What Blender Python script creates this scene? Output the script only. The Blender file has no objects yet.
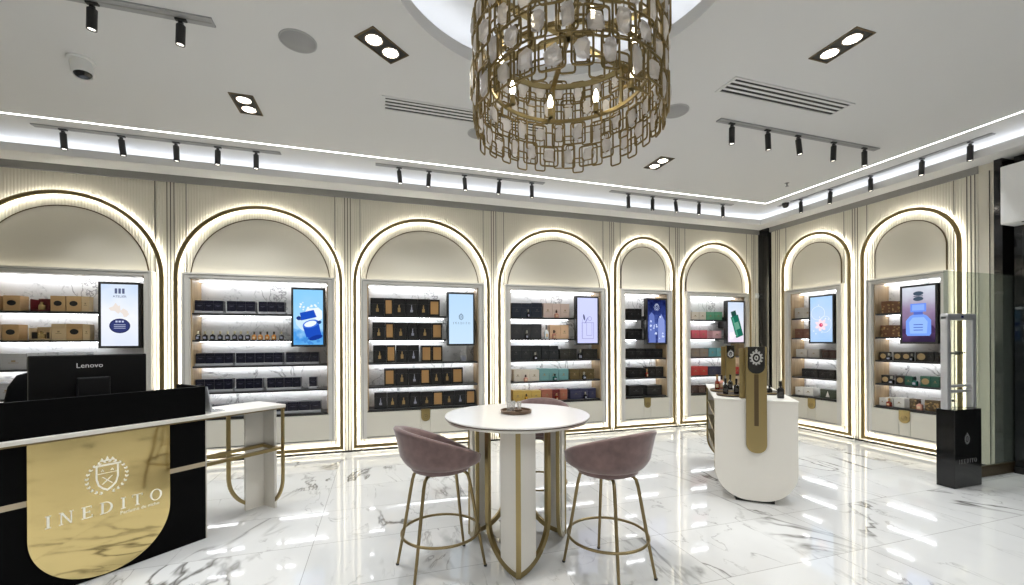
import bpy, bmesh, math, random
from mathutils import Vector, Matrix
random.seed(7)
PI = math.pi
SC = bpy.context.scene
COL = SC.collection

# ------------------------------------------------------------------ materials
MATS = {}
def lin(c):
    return tuple(((v/255)/12.92 if v/255 <= .04045 else ((v/255+.055)/1.055)**2.4) for v in c)
def mat(name, col, rough=.5, metal=0, spec=.5, emit=None, es=0, trans=0, coat=0, sheen=0):
    if name in MATS: return MATS[name]
    m = bpy.data.materials.new(name); m.use_nodes = True
    b = m.node_tree.nodes['Principled BSDF']
    b.inputs['Base Color'].default_value = (*col, 1)
    b.inputs['Roughness'].default_value = rough
    b.inputs['Metallic'].default_value = metal
    b.inputs['Specular IOR Level'].default_value = spec
    if trans: b.inputs['Transmission Weight'].default_value = trans
    if coat: b.inputs['Coat Weight'].default_value = coat; b.inputs['Coat Roughness'].default_value = .05
    if sheen: b.inputs['Sheen Weight'].default_value = sheen; b.inputs['Sheen Roughness'].default_value = .4
    if emit: b.inputs['Emission Color'].default_value = (*emit, 1); b.inputs['Emission Strength'].default_value = es
    MATS[name] = m
    return m
def emat(name, col, s):
    if name in MATS: return MATS[name]
    m = bpy.data.materials.new(name); m.use_nodes = True
    nt = m.node_tree; nt.nodes.clear()
    o = nt.nodes.new('ShaderNodeOutputMaterial'); e = nt.nodes.new('ShaderNodeEmission')
    e.inputs[0].default_value = (*col, 1); e.inputs[1].default_value = s
    nt.links.new(e.outputs[0], o.inputs[0]); MATS[name] = m
    return m
class NT:
    def __init__(s, m): s.t = m.node_tree; s.b = s.t.nodes.get('Principled BSDF')
    def n(s, typ, **k):
        x = s.t.nodes.new('ShaderNode'+typ)
        for a, v in k.items():
            if a.startswith('i_'): x.inputs[int(a[2:])].default_value = v
            else: setattr(x, a, v)
        return x
    def l(s, a, b): s.t.links.new(a, b)
    def math(s, op, a, b=None, c=None):
        x = s.n('Math', operation=op)
        for i, v in enumerate((a, b, c)):
            if v is None: continue
            if isinstance(v, (int, float)): x.inputs[i].default_value = v
            else: s.l(v, x.inputs[i])
        return x.outputs[0]
    def mix(s, f, a, b):
        x = s.n('MixRGB')
        for i, v in enumerate((f, a, b)):
            if isinstance(v, (int, float)): x.inputs[i].default_value = v
            elif isinstance(v, tuple): x.inputs[i].default_value = (*v, 1)
            else: s.l(v, x.inputs[i])
        return x.outputs[0]
    def ramp(s, f, stops):
        x = s.n('ValToRGB'); e = x.color_ramp.elements
        while len(e) < len(stops): e.new(.5)
        for q, (p, c) in zip(e, stops): q.position = p; q.color = (c, c, c, 1) if isinstance(c, (int, float)) else (*c, 1)
        s.l(f, x.inputs[0]); return x.outputs[0]
def marble(name, base, vein, scale, tiles=None, rough=.08, dens=.5, spec=.5):
    m = mat(name, base, rough, spec=spec); t = NT(m)
    tc = t.n('TexCoord'); P = tc.outputs['Object']
    if tiles:
        sx, sy, ox, oy = tiles
        sp = t.n('SeparateXYZ'); t.l(P, sp.inputs[0])
        gx = t.math('DIVIDE', t.math('SUBTRACT', sp.outputs[0], ox), sx); gy = t.math('DIVIDE', t.math('SUBTRACT', sp.outputs[1], oy), sy)
        fx = t.math('FLOOR', gx); fy = t.math('FLOOR', gy)
        cb = t.n('CombineXYZ'); t.l(fx, cb.inputs[0]); t.l(fy, cb.inputs[1])
        wn = t.n('TexWhiteNoise'); t.l(cb.outputs[0], wn.inputs['Vector'])
        va = t.n('VectorMath', operation='MULTIPLY_ADD'); t.l(wn.outputs['Color'], va.inputs[0]); va.inputs[1].default_value = (9, 9, 9); t.l(P, va.inputs[2])
        P = va.outputs[0]
    mp = t.n('Mapping'); t.l(P, mp.inputs[0]); mp.inputs['Rotation'].default_value = (0.4, 0.5, .75); mp.inputs['Scale'].default_value = (scale, scale*.42, scale)
    def vein_mask(sc, det, width, off, dist=.9):
        nz = t.n('TexNoise'); t.l(mp.outputs[0], nz.inputs['Vector']); nz.inputs['Scale'].default_value = sc; nz.inputs['Detail'].default_value = det
        nz.inputs['Roughness'].default_value = .55; nz.inputs['Distortion'].default_value = dist
        d = t.math('ABSOLUTE', t.math('SUBTRACT', nz.outputs[0], off))
        v = t.ramp(d, [(0, 1), (width, .0)])
        k = t.n('TexNoise'); t.l(mp.outputs[0], k.inputs['Vector']); k.inputs['Scale'].default_value = sc*1.3; k.inputs['Detail'].default_value = 3
        return t.math('MULTIPLY', v, t.ramp(k.outputs[0], [(dens, 0), (dens+.12, 1)]))
    v1 = vein_mask(1.0, 5, .018, .5); v2 = vein_mask(2.6, 6, .013, .47)
    cl = t.n('TexNoise'); t.l(mp.outputs[0], cl.inputs['Vector']); cl.inputs['Scale'].default_value = 1.6; cl.inputs['Detail'].default_value = 4
    c0 = t.mix(t.ramp(cl.outputs[0], [(.45, 0), (.75, 1)]), base, tuple(v*.90 for v in base))
    f = t.math('MINIMUM', t.math('ADD', t.math('MULTIPLY', v1, .95), t.math('MULTIPLY', v2, .55)), 1)
    c1 = t.mix(f, c0, vein)
    if tiles:
        def grout(g, s):
            fr = t.math('FRACT', g); e = t.math('MINIMUM', fr, t.math('SUBTRACT', 1, fr))
            return t.math('LESS_THAN', t.math('MULTIPLY', e, s), .0022)
        c1 = t.mix(t.math('MAXIMUM', grout(gx, sx), grout(gy, sy)), c1, (.36, .35, .33))
    t.l(c1, t.b.inputs['Base Color'])
    return m
def wood(name, a, b, scale=1):
    m = mat(name, a, .45); t = NT(m); tc = t.n('TexCoord')
    mp = t.n('Mapping'); t.l(tc.outputs['Object'], mp.inputs[0]); mp.inputs['Scale'].default_value = (14*scale, 14*scale, 1.2*scale)
    nz = t.n('TexNoise'); t.l(mp.outputs[0], nz.inputs['Vector']); nz.inputs['Scale'].default_value = 2.5; nz.inputs['Detail'].default_value = 6; nz.inputs['Distortion'].default_value = 1.2
    t.l(t.mix(t.ramp(nz.outputs[0], [(.35, 0), (.65, 1)]), a, b), t.b.inputs['Base Color'])
    return m
def velvet(name, c):
    m = mat(name, c, .75, sheen=.5); t = NT(m); tc = t.n('TexCoord')
    nz = t.n('TexNoise'); t.l(tc.outputs['Object'], nz.inputs['Vector']); nz.inputs['Scale'].default_value = 22; nz.inputs['Detail'].default_value = 5
    n2 = t.n('TexNoise'); t.l(tc.outputs['Object'], n2.inputs['Vector']); n2.inputs['Scale'].default_value = 5; n2.inputs['Detail'].default_value = 2
    f = t.math('MULTIPLY', t.math('ADD', nz.outputs[0], n2.outputs[0]), .5)
    t.l(t.mix(t.ramp(f, [(.36, 0), (.66, 1)]), tuple(v*.78 for v in c), tuple(min(1, v*1.3) for v in c)), t.b.inputs['Base Color'])
    bp = t.n('Bump'); bp.inputs['Strength'].default_value = .12; bp.inputs['Distance'].default_value = .01; t.l(nz.outputs[0], bp.inputs['Height']); t.l(bp.outputs[0], t.b.inputs['Normal'])
    return m
def wavy(m, scale, strength, dist=.01):
    t = NT(m); tc = t.n('TexCoord'); nz = t.n('TexNoise'); t.l(tc.outputs['Object'], nz.inputs['Vector']); nz.inputs['Scale'].default_value = scale
    bp = t.n('Bump'); bp.inputs['Strength'].default_value = strength; bp.inputs['Distance'].default_value = dist; t.l(nz.outputs[0], bp.inputs['Height']); t.l(bp.outputs[0], t.b.inputs['Normal'])
    return m
def clear(name, tint, alpha, rough=.03, refl=.5):
    m = bpy.data.materials.new(name); m.use_nodes = True; nt = m.node_tree
    b = nt.nodes['Principled BSDF']; b.inputs['Base Color'].default_value = (*tint, 1); b.inputs['Roughness'].default_value = rough; b.inputs['Specular IOR Level'].default_value = refl
    o = nt.nodes['Material Output']; tr = nt.nodes.new('ShaderNodeBsdfTransparent'); tr.inputs[0].default_value = (*[.6+.4*v for v in tint], 1)
    mx = nt.nodes.new('ShaderNodeMixShader'); mx.inputs[0].default_value = alpha
    nt.links.new(tr.outputs[0], mx.inputs[1]); nt.links.new(b.outputs[0], mx.inputs[2]); nt.links.new(mx.outputs[0], o.inputs[0])
    MATS[name] = m
    return m

CREAM = mat('cream lacquer', (.66, .62, .525), .45)
CREAM2 = mat('cream door lacquer', (.62, .59, .51), .4)
FRAME = mat('pale metal frame', (.62, .60, .56), .35, .15)
CEIL = mat('ceiling paint', (.70, .695, .685), .9, spec=.2)
WHITE = mat('white paint', (.80, .80, .79), .5)
PANELW = mat('off white lacquer', (.72, .69, .63), .3)
GREYT = mat('grey trim', (.25, .245, .235), .5)
GOLD = mat('brushed gold', (.26, .20, .10), .35, 1)
GOLD2 = mat('bright gold', (.34, .265, .125), .3, 1)
GOLDA = mat('arch gold', (.22, .17, .085), .42, 1)
GOLDM = wavy(mat('polished gold sheet', (.76, .60, .27), .06, 1), 1.6, .10, .05)
BRONZE = mat('dark bronze', (.12, .085, .045), .4, .8)
LINE = mat('dark groove', (.045, .038, .03), .7)
BLACK = mat('matt black', (.010, .010, .010), .45)
BLACKG = mat('gloss black', (.006, .006, .006), .12)
BLACKS = mat('black shelf board', (.012, .012, .013), .3)
BODY = mat('black desk laminate', (.0018, .0018, .002), .6, spec=.06)
STEEL = mat('silver metal', (.62, .62, .64), .35, .6)
GREYP = mat('grey grille', (.33, .33, .33), .7)
VELVET = velvet('mauve velvet', (.155, .098, .093))
VELVETD = velvet('dark mauve velvet', (.085, .05, .048))
FLOOR = marble('marble tile floor', (.685, .68, .665), (.12, .112, .10), 1.0, (1.275, .642, -.481, 2.152), .045, .49, .6)
MARB = marble('white marble back panel', (.78, .78, .78), (.22, .22, .23), 2.2, None, .25, .46)
BMARB = marble('black marble', (.008, .008, .009), (.12, .115, .11), 2.0, None, .08, .58)
OAK = wood('light oak', (.50, .365, .21), (.39, .27, .15))
TABLE = mat('ivory table top', (.66, .64, .62), .22)
def crystal_mat():
    m = clear('rock crystal', (.95, .91, .88), .66, .2, .8); nt = m.node_tree; t = NT(m)
    mx = [n for n in nt.nodes if n.type == 'MIX_SHADER'][0]; tl = t.n('BsdfTranslucent'); tl.inputs[0].default_value = (.93, .89, .86, 1)
    m2 = t.n('MixShader'); m2.inputs[0].default_value = .5; t.l(t.b.outputs[0], m2.inputs[1]); t.l(tl.outputs[0], m2.inputs[2]); t.l(m2.outputs[0], mx.inputs[2])
    tc = t.n('TexCoord'); nz = t.n('TexNoise'); t.l(tc.outputs['Object'], nz.inputs['Vector']); nz.inputs['Scale'].default_value = 60; nz.inputs['Detail'].default_value = 4
    bp = t.n('Bump'); bp.inputs['Strength'].default_value = .5; bp.inputs['Distance'].default_value = .01; t.l(nz.outputs[0], bp.inputs['Height']); t.l(bp.outputs[0], t.b.inputs['Normal'])
    return m
CRYSTAL = crystal_mat()
GLASS = clear('clear glass', (.62, .70, .62), .08, .02, .5)
TUMBLER = clear('tumbler glass', (.8, .8, .78), .28, .03, .8)
ACRYL = clear('acrylic', (.75, .76, .78), .45, .08, .6)
DGLASS = clear('dark shop glass', (.02, .022, .024), .55, .02, .6)
DARK = mat('dark street surround', (.012, .012, .013), .6)
LED = emat('warm led strip', (1, .955, .82), 27.0)
LEDT = emat('warm led strip above frame', (1, .955, .82), 6.0)
LEDS = emat('cool shelf led', (.95, .97, 1), 14.0)
LEDW = emat('warm shelf led', (1, .78, .5), 6.0)
COVE = emat('cool cove led', (.86, .91, 1), 9.5)
COVED = emat('cool dome led', (.86, .91, 1), 7.5)
LEDLINE = emat('ceiling line led', (1, .98, .95), 5.5)
LAMP = emat('lamp disc', (1, .93, .82), 30.0)
BULB = emat('candle bulb', (1, .9, .68), 16.0)
SPOTL = emat('spot lens', (1, .95, .85), 3.0)

# ------------------------------------------------------------------ mesh helpers
I4 = Matrix.Identity(4)
def bx(bm, x0, x1, y0, y1, z0, z1, bev=0, seg=1, mi=0, M=I4):
    vs = [bm.verts.new(Vector((x, y, z))) for x in (x0, x1) for y in (y0, y1) for z in (z0, z1)]
    q = [(0, 1, 3, 2), (4, 6, 7, 5), (0, 4, 5, 1), (2, 3, 7, 6), (0, 2, 6, 4), (1, 5, 7, 3)]
    fs = [bm.faces.new([vs[i] for i in f]) for f in q]
    for f in fs: f.material_index = mi
    if bev:
        es = list({e for f in fs for e in f.edges})
        r = bmesh.ops.bevel(bm, geom=es, offset=bev, segments=seg, affect='EDGES', profile=.5)
        vs = list({v for f in r['faces'] for v in f.verts} | {v for v in vs if v.is_valid})
        for f in {f for v in vs for f in v.link_faces}: f.material_index = mi
    if M is not I4: bmesh.ops.transform(bm, matrix=M, verts=vs)
def prism(bm, pts, d0, d1, mi=0, M=I4):
    """pts are (x, z); extruded along y from d0 to d1"""
    a = [bm.verts.new(M @ Vector((x, d0, z))) for x, z in pts]; b = [bm.verts.new(M @ Vector((x, d1, z))) for x, z in pts]
    n = len(pts); fs = [bm.faces.new(a), bm.faces.new(b[::-1])]
    for i in range(n): fs.append(bm.faces.new((a[i], b[i], b[(i+1) % n], a[(i+1) % n])))
    for f in fs: f.material_index = mi
def flat(bm, pts, y, mi=0, M=I4):
    f = bm.faces.new([bm.verts.new(M @ Vector((x, y, z))) for x, z in pts]); f.material_index = mi
def ring(bm, o, i, d0, d1, mi=0, M=I4, closed=True):
    n = len(o)
    L = [[bm.verts.new(M @ Vector((x, d, z))) for x, z in p] for p, d in ((o, d0), (o, d1), (i, d1), (i, d0))]
    for k in range(n if closed else n-1):
        j = (k+1) % n
        for s in range(4):
            f = bm.faces.new((L[s][k], L[s][j], L[(s+1) % 4][j], L[(s+1) % 4][k])); f.material_index = mi
    if not closed:
        bm.faces.new([L[s][0] for s in range(4)]).material_index = mi; bm.faces.new([L[s][-1] for s in (3, 2, 1, 0)]).material_index = mi
def loft(bm, rings, mi=0, caps=(True, True), wrap=True):
    R = [[bm.verts.new(Vector(p)) for p in r] for r in rings]; n = len(R[0])
    for a, b in zip(R, R[1:]):
        for k in range(n if wrap else n-1):
            f = bm.faces.new((a[k], a[(k+1) % n], b[(k+1) % n], b[k])); f.material_index = mi; f.smooth = True
    if caps[0]: bm.faces.new(R[0][::-1]).material_index = mi
    if caps[1]: bm.faces.new(R[-1]).material_index = mi
def lathe(bm, prof, n=24, c=(0, 0, 0), mi=0, M=I4, cap=True):
    rs = [[M @ Vector((c[0]+r*math.cos(2*PI*k/n), c[1]+r*math.sin(2*PI*k/n), c[2]+z)) for k in range(n)] for r, z in prof]
    loft(bm, rs, mi, (cap, cap))
def tube(bm, pts, r, n=8, closed=False, mi=0):
    P = [Vector(p) for p in pts]; N = len(P); rings = []
    up = None
    for i in range(N):
        if closed: t = (P[(i+1) % N]-P[i-1]).normalized()
        else: t = (P[min(i+1, N-1)]-P[max(i-1, 0)]).normalized()
        if up is None: up = Vector((0, 0, 1)) if abs(t.z) < .9 else Vector((1, 0, 0))
        a = (up-t*up.dot(t)).normalized(); up = a; b = t.cross(a)
        rr = r[i] if isinstance(r, (list, tuple)) else r
        rings.append([P[i]+(a*math.cos(2*PI*k/n)+b*math.sin(2*PI*k/n))*rr for k in range(n)])
    if closed: rings.append(rings[0]); loft(bm, rings, mi, (False, False))
    else: loft(bm, rings, mi)
def arc(cx, cz, r, a0, a1, n): return [(cx+r*math.cos(a0+(a1-a0)*k/n), cz+r*math.sin(a0+(a1-a0)*k/n)) for k in range(n+1)]
def disc(cx, cz, r, n=20, rz=None): return [(cx+r*math.cos(2*PI*k/n), cz+(rz or r)*math.sin(2*PI*k/n)) for k in range(n)]
def loop(w, zb, za, n=40): return [(-w, zb)]+arc(0, za-w, w, PI, 0, n)+[(w, zb)]
def ushape(w, zt, zb, r=None, n=20):
    r = r or w
    return [(w, zt), (-w, zt)]+arc(-w+r, zb+r, r, PI, 1.5*PI, n)+arc(w-r, zb+r, r, 1.5*PI, 2*PI, n)
def rect(x0, x1, z0, z1): return [(x0, z0), (x1, z0), (x1, z1), (x0, z1)]
def rrect(w, h, r, n=3):
    return arc(w-r, h-r, r, 0, PI/2, n)+arc(-w+r, h-r, r, PI/2, PI, n)+arc(-w+r, -h+r, r, PI, 1.5*PI, n)+arc(w-r, -h+r, r, 1.5*PI, 2*PI, n)
def obj(name, bm, m, parent=None, loc=None, rotz=None, smooth=None):
    bmesh.ops.recalc_face_normals(bm, faces=bm.faces)
    me = bpy.data.meshes.new(name); bm.to_mesh(me); bm.free()
    for x in (m if isinstance(m, (list, tuple)) else [m]): me.materials.append(x)
    o = bpy.data.objects.new(name, me); COL.objects.link(o)
    if parent: o.parent = parent
    if loc: o.location = loc
    if rotz is not None: o.rotation_euler = (0, 0, rotz)
    if smooth:
        for p in me.polygons: p.use_smooth = True
        me.set_sharp_from_angle(angle=smooth)
    return o
def B(): return bmesh.new()
def thing(name, label, cat, loc=(0, 0, 0), rotz=0, group=None):
    o = bpy.data.objects.new(name, None); COL.objects.link(o); o.empty_display_size = .1
    o.location = loc; o.rotation_euler = (0, 0, rotz); tag(o, label, cat, group); return o
def tag(o, label, cat, group=None):
    o['label'] = label; o['category'] = cat
    if group: o['group'] = group
    return o
def struct(o): o['kind'] = 'structure'; return o
def copy_tree(o, parent=None):
    c = o.copy(); COL.objects.link(c); c.parent = parent
    for ch in list(o.children): copy_tree(ch, c)
    return c
ORD = ['first', 'second', 'third', 'fourth', 'fifth', 'sixth', 'seventh', 'eighth', 'ninth', 'tenth', 'eleventh', 'twelfth', 'thirteenth']

# lettering: serif capitals built from strokes, height 1
def serif(bm, text, h, x0, z0, y0, y1, gap=.55, mi=0, M=I4, centers=None):
    st, th, sf = .15, .055, .09
    def r(x, a, b, c, d): prism(bm, [(x+a*h, z0+c*h), (x+b*h, z0+c*h), (x+b*h, z0+d*h), (x+a*h, z0+d*h)], y0, y1, mi, M)
    W = dict(I=.36, N=.86, E=.68, D=.84, T=.76, O=.92, R=.76, P=.66, F=.62, U=.84, M=1.05)
    x = x0
    for i, ch in enumerate(text):
        w = W.get(ch, .5)
        if centers: x = centers[i]-w*h/2
        m_ = w/2
        if ch == 'I': r(x, m_-st/2, m_+st/2, 0, 1); r(x, m_-st/2-sf, m_+st/2+sf, 0, th); r(x, m_-st/2-sf, m_+st/2+sf, 1-th, 1)
        elif ch == 'N':
            r(x, .1, .1+th*1.3, 0, 1); r(x, w-.1-th*1.3, w-.1, 0, 1); r(x, 0, .24, 0, th); r(x, 0, .14, 1-th, 1); r(x, w-.24, w, 1-th, 1)
            prism(bm, [(x+.07*h, z0+h), (x+.23*h, z0+h), (x+(w-.1)*h, z0), (x+(w-.2)*h, z0)], y0, y1, mi, M)
        elif ch == 'E':
            r(x, .08, .08+st, 0, 1); r(x, 0, w, 0, th); r(x, 0, w-.05, 1-th, 1); r(x, .2, w-.16, .5-th/2, .5+th/2)
            r(x, w-th, w, 0, .22); r(x, w-.05-th, w-.05, .8, 1); r(x, w-.16-th, w-.16, .4, .6)
        elif ch in 'DP':
            r(x, .08, .08+st, 0, 1); r(x, 0, .3, 0, th)
            zb = 0 if ch == 'D' else .45; hh = (1-zb)/2; rx = w-.34
            o = [(x+.26*h, z0+zb*h)]+[(x+(.34+rx*math.cos(a))*h, z0+(zb+hh+hh*math.sin(a))*h) for a in [-PI/2+PI*k/16 for k in range(17)]]+[(x+.0*h, z0+h)]
            n_ = [(x+.26*h, z0+(zb+th)*h)]+[(x+(.34+(rx-st)*math.cos(a))*h, z0+(zb+hh+(hh-th)*math.sin(a))*h) for a in [-PI/2+PI*k/16 for k in range(17)]]+[(x+.0*h, z0+(1-th)*h)]
            ring(bm, o, n_, y0, y1, mi, M, closed=False)
        elif ch == 'T': r(x, m_-st/2, m_+st/2, 0, 1); r(x, 0, w, 1-th, 1); r(x, m_-st/2-sf, m_+st/2+sf, 0, th); r(x, 0, th, .8, 1); r(x, w-th, w, .8, 1)
        elif ch == 'O':
            o = [(x+(m_+m_*math.cos(a))*h, z0+(.5+.53*math.sin(a))*h) for a in [2*PI*k/28 for k in range(28)]]
            n_ = [(x+(m_+(m_-st)*math.cos(a))*h, z0+(.5+(.53-th)*math.sin(a))*h) for a in [2*PI*k/28 for k in range(28)]]
            ring(bm, o, n_, y0, y1, mi, M)
        x += (w+gap)*h
def font_mesh(bm, text, size, x, y, z, align='CENTER', thick=.0008, mi=0, M=I4, flip=False):
    cu = bpy.data.curves.new('t', 'FONT'); cu.body = text; cu.size = size; cu.align_x = align; cu.extrude = thick; cu.resolution_u = 2
    o = bpy.data.objects.new('t', cu); COL.objects.link(o)
    me = bpy.data.meshes.new_from_object(o.evaluated_get(bpy.context.evaluated_depsgraph_get()))
    n0 = len(bm.verts); f0 = len(bm.faces)
    T = M @ Matrix.Translation((x, y, z)) @ Matrix.Rotation(PI/2, 4, 'X')
    me.transform(T); bm.from_mesh(me)
    bm.faces.ensure_lookup_table()
    for f in bm.faces[f0:]: f.material_index = mi
    bpy.data.objects.remove(o); bpy.data.curves.remove(cu); bpy.data.meshes.remove(me)
def crest(bm, cx, cz, s, y0, y1, mi=0, M=I4):
    """shield with crossed bars, laurel sprays at both sides and a small crown; s = full height"""
    h = s/2
    sh = [(-.30, .42), (.30, .42), (.30, -.05), (.24, -.28), (.12, -.42), (0, -.5), (-.12, -.42), (-.24, -.28), (-.30, -.05)]
    o = [(cx+x*s*.95, cz+z*s*.95) for x, z in sh]; i = [(cx+x*s*.80, cz+.0+z*s*.82) for x, z in sh]
    ring(bm, o, i, y0, y1, mi, M)
    for sg in (1, -1):
        d = .12*s; w = .018*s; c0 = cz-.12*s
        prism(bm, [(cx-sg*d-w, c0-d), (cx-sg*d+w, c0-d), (cx+sg*d+w, c0+d), (cx+sg*d-w, c0+d)], y0, y1, mi, M)
        for q in (0, 1, 2):                                    # small trefoil marks in the upper field
            aa = PI/2+q*2*PI/3; prism(bm, disc(cx+sg*.12*s+.026*s*math.cos(aa), cz+.20*s+.026*s*math.sin(aa), .018*s, 6), y0, y1, mi, M)
        prism(bm, rect(cx+min(0, sg*.24*s), cx+max(0, sg*.24*s), cz+.105*s, cz+.118*s), y0, y1, mi, M)
        for k in range(11):                                   # laurel leaves
            a = -1.35+k*.27
            px, pz = cx+sg*(.50*s*math.cos(a)), cz-.02*s+.52*s*math.sin(a)
            for t, l in ((.55, .10), (-.35, .085)):
                aa = a+PI/2+t; dx, dz = sg*math.cos(aa), math.sin(aa); nx, nz = -dz, dx
                L = l*s; wv = .026*s
                prism(bm, [(px, pz), (px+dx*L*.5+nx*wv, pz+dz*L*.5+nz*wv), (px+dx*L, pz+dz*L), (px+dx*L*.5-nx*wv, pz+dz*L*.5-nz*wv)], y0, y1, mi, M)
    for k in (-1, 0, 1):
        x = cx+k*.13*s; z = cz+.50*s
        prism(bm, [(x-.06*s, z), (x+.06*s, z), (x, z+(.16 if k == 0 else .11)*s)], y0, y1, mi, M)
def logo_mark(bm, cx, cz, s, y0, y1, mi=0, M=I4):
    ring(bm, disc(cx, cz, s*.34, 16, s*.42), disc(cx, cz, s*.24, 16, s*.32), y0, y1, mi, M)
    ring(bm, disc(cx, cz, s*.13, 12, s*.18), disc(cx, cz, s*.06, 12, s*.1), y0, y1, mi, M)
    for k in range(12):
        a = 2*PI*k/12; prism(bm, disc(cx+s*.38*math.cos(a), cz+s*.47*math.sin(a), s*.07, 6), y0, y1, mi, M)
    prism(bm, [(cx-s*.1, cz+s*.5), (cx+s*.1, cz+s*.5), (cx, cz+s*.68)], y0, y1, mi, M)

# ------------------------------------------------------------------ the room
D, XR, H = 6.181, 6.791, 3.75
XL, YF = -5.2, -2.6
bm = B(); bx(bm, XL-.2, 9.2, YF-.2, D+.6, -.1, 0); struct(obj('floor', bm, FLOOR))
HC, HR = (1.06, 2.316), 1.076
bm = B()                                                    # ceiling slab with the round opening
n = 96
cir = [bm.verts.new((HC[0]+HR*math.cos(2*PI*k/n), HC[1]+HR*math.sin(2*PI*k/n), H)) for k in range(n)]
out = []
X0, X1, Y0, Y1 = XL-.1, XR+.3, YF-.1, D+.3
for k in range(n):
    a = 2*PI*k/n; c, s = math.cos(a), math.sin(a)
    tx = ((X1-HC[0]) if c > 0 else (X0-HC[0]))/c if abs(c) > 1e-6 else 1e9
    ty = ((Y1-HC[1]) if s > 0 else (Y0-HC[1]))/s if abs(s) > 1e-6 else 1e9
    t = min(tx, ty); out.append(bm.verts.new((HC[0]+c*t, HC[1]+s*t, H)))
for k in range(n): bm.faces.new((cir[k], cir[(k+1) % n], out[(k+1) % n], out[k]))
for cx_, cy_ in ((X0, Y0), (X1, Y0), (X1, Y1), (X0, Y1)):
    best = sorted(range(n), key=lambda k: (out[k].co.x-cx_)**2+(out[k].co.y-cy_)**2)[:2]
    v = bm.verts.new((cx_, cy_, H)); a, b = sorted(best)
    if (a, b) == (0, n-1): a, b = b, a
    bm.faces.new((out[a], out[b], v))
struct(obj('ceiling', bm, CEIL))
bm = B()                                                    # raised dome above the opening: lip, pocket, upper disc
lathe(bm, [(HR, H-.001), (HR, H+.10), (HR+.03, H+.10), (HR+.03, H+.015), (HR+.36, H+.015), (HR+.36, H+.30), (.001, H+.30)], 96, (*HC, 0), cap=False)
struct(obj('trim_1', bm, CEIL, smooth=.6))
def annulus(bm, c, r0, r1, z, n=96):
    a = [bm.verts.new((c[0]+r0*math.cos(2*PI*k/n), c[1]+r0*math.sin(2*PI*k/n), z)) for k in range(n)]
    b = [bm.verts.new((c[0]+r1*math.cos(2*PI*k/n), c[1]+r1*math.sin(2*PI*k/n), z)) for k in range(n)]
    for k in range(n): bm.faces.new((a[k], a[(k+1) % n], b[(k+1) % n], b[k]))
bm = B(); lathe(bm, [(HR+.06, H+.06), (HR+.10, H+.06), (HR+.10, H+.072), (HR+.06, H+.072), (HR+.06, H+.06)], 72, (*HC, 0), cap=False)
tag(obj('cove_light', bm, COVED), 'hidden cool white light ring inside the round ceiling recess', 'cove light')
# perimeter bulkhead with a light pocket, along the back and the right wall
LB = .325
def bulkhead(bm, along0, along1, axis):
    prof = [(0, 3.55), (LB, 3.55), (LB, 3.635), (LB-.02, 3.635), (LB-.02, 3.565), (0, 3.565)]   # distance from wall, z
    for (a, z0), (b, z1) in zip(prof, prof[1:]+prof[:1]):
        q = []
        for s_, d, z in ((along0, a, z0), (along1, a, z0), (along1, b, z1), (along0, b, z1)):
            q.append(bm.verts.new((s_, D-d, z) if axis == 'x' else (XR-d, s_, z)))
        bm.faces.new(q)
bm = B(); bulkhead(bm, XL, XR-LB, 'x'); struct(obj('trim_2', bm, CEIL))
bm = B(); bulkhead(bm, YF, D, 'y'); struct(obj('trim_3', bm, CEIL))
bm = B(); bx(bm, XL+.05, XR-.10, D-.10, D-.075, 3.60, 3.61); tag(obj('cove_light', bm, COVE), 'hidden cool white cove light above the back wall display arches', 'cove light')
bm = B(); bx(bm, XR-.10, XR-.075, YF+.05, D-.12, 3.60, 3.61); tag(obj('cove_light', bm, COVE), 'hidden cool white cove light above the right wall arches', 'cove light')
bm = B(); bx(bm, XL, 6.082, 5.392, 5.414, H-.003, H+.01); tag(obj('ceiling_light_line', bm, LEDLINE), 'thin bright white line of light in ceiling along the back wall', 'light')
bm = B(); bx(bm, 6.06, 6.082, YF, 5.392, H-.003, H+.01); tag(obj('ceiling_light_line', bm, LEDLINE), 'thin bright white line of light in ceiling along the right wall', 'light')

# walls, built in wall-local coordinates: x along the wall, y into it
def wall_frame(o, wall, x=0):
    if wall == 'back': o.location = (x, D, 0)
    else: o.location = (XR, x, 0); o.rotation_euler = (0, 0, -PI/2)
    return o
def reeds(bm, x0, x1, z0, z1, pitch=.03, amp=.0045):
    n = max(1, round((x1-x0)/pitch)); p = (x1-x0)/n; prev = None
    for i in range(n):
        for k, (f, a) in enumerate(((0, 0), (.14, -.55), (.32, -.92), (.5, -1), (.68, -.92), (.86, -.55), (1, 0))):
            if k == 0 and prev: continue
            x = x0+(i+f)*p; v = (bm.verts.new((x, a*amp, z0)), bm.verts.new((x, a*amp, z1)))
            if prev: bm.faces.new((prev[0], v[0], v[1], prev[1]))
            prev = v
BAYS = {  # wall, left, right (outer gold edge, wall-local)
    1: ('back', -4.43, -2.504), 2: ('back', -2.403, -.477), 3: ('back', -.345, 1.583), 4: ('back', 1.708, 3.621), 5: ('back', 3.696, 4.896), 6: ('back', 5.0, 6.575),
    7: ('right', -5.729, -4.58), 8: ('right', -4.44, -3.302)}
BAYS = {k: (a, l*.992, q*.992) for k, (a, l, q) in BAYS.items()}
NY = -.07                                                   # the niche boxes stand proud of the wall
ZT = 3.47
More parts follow.
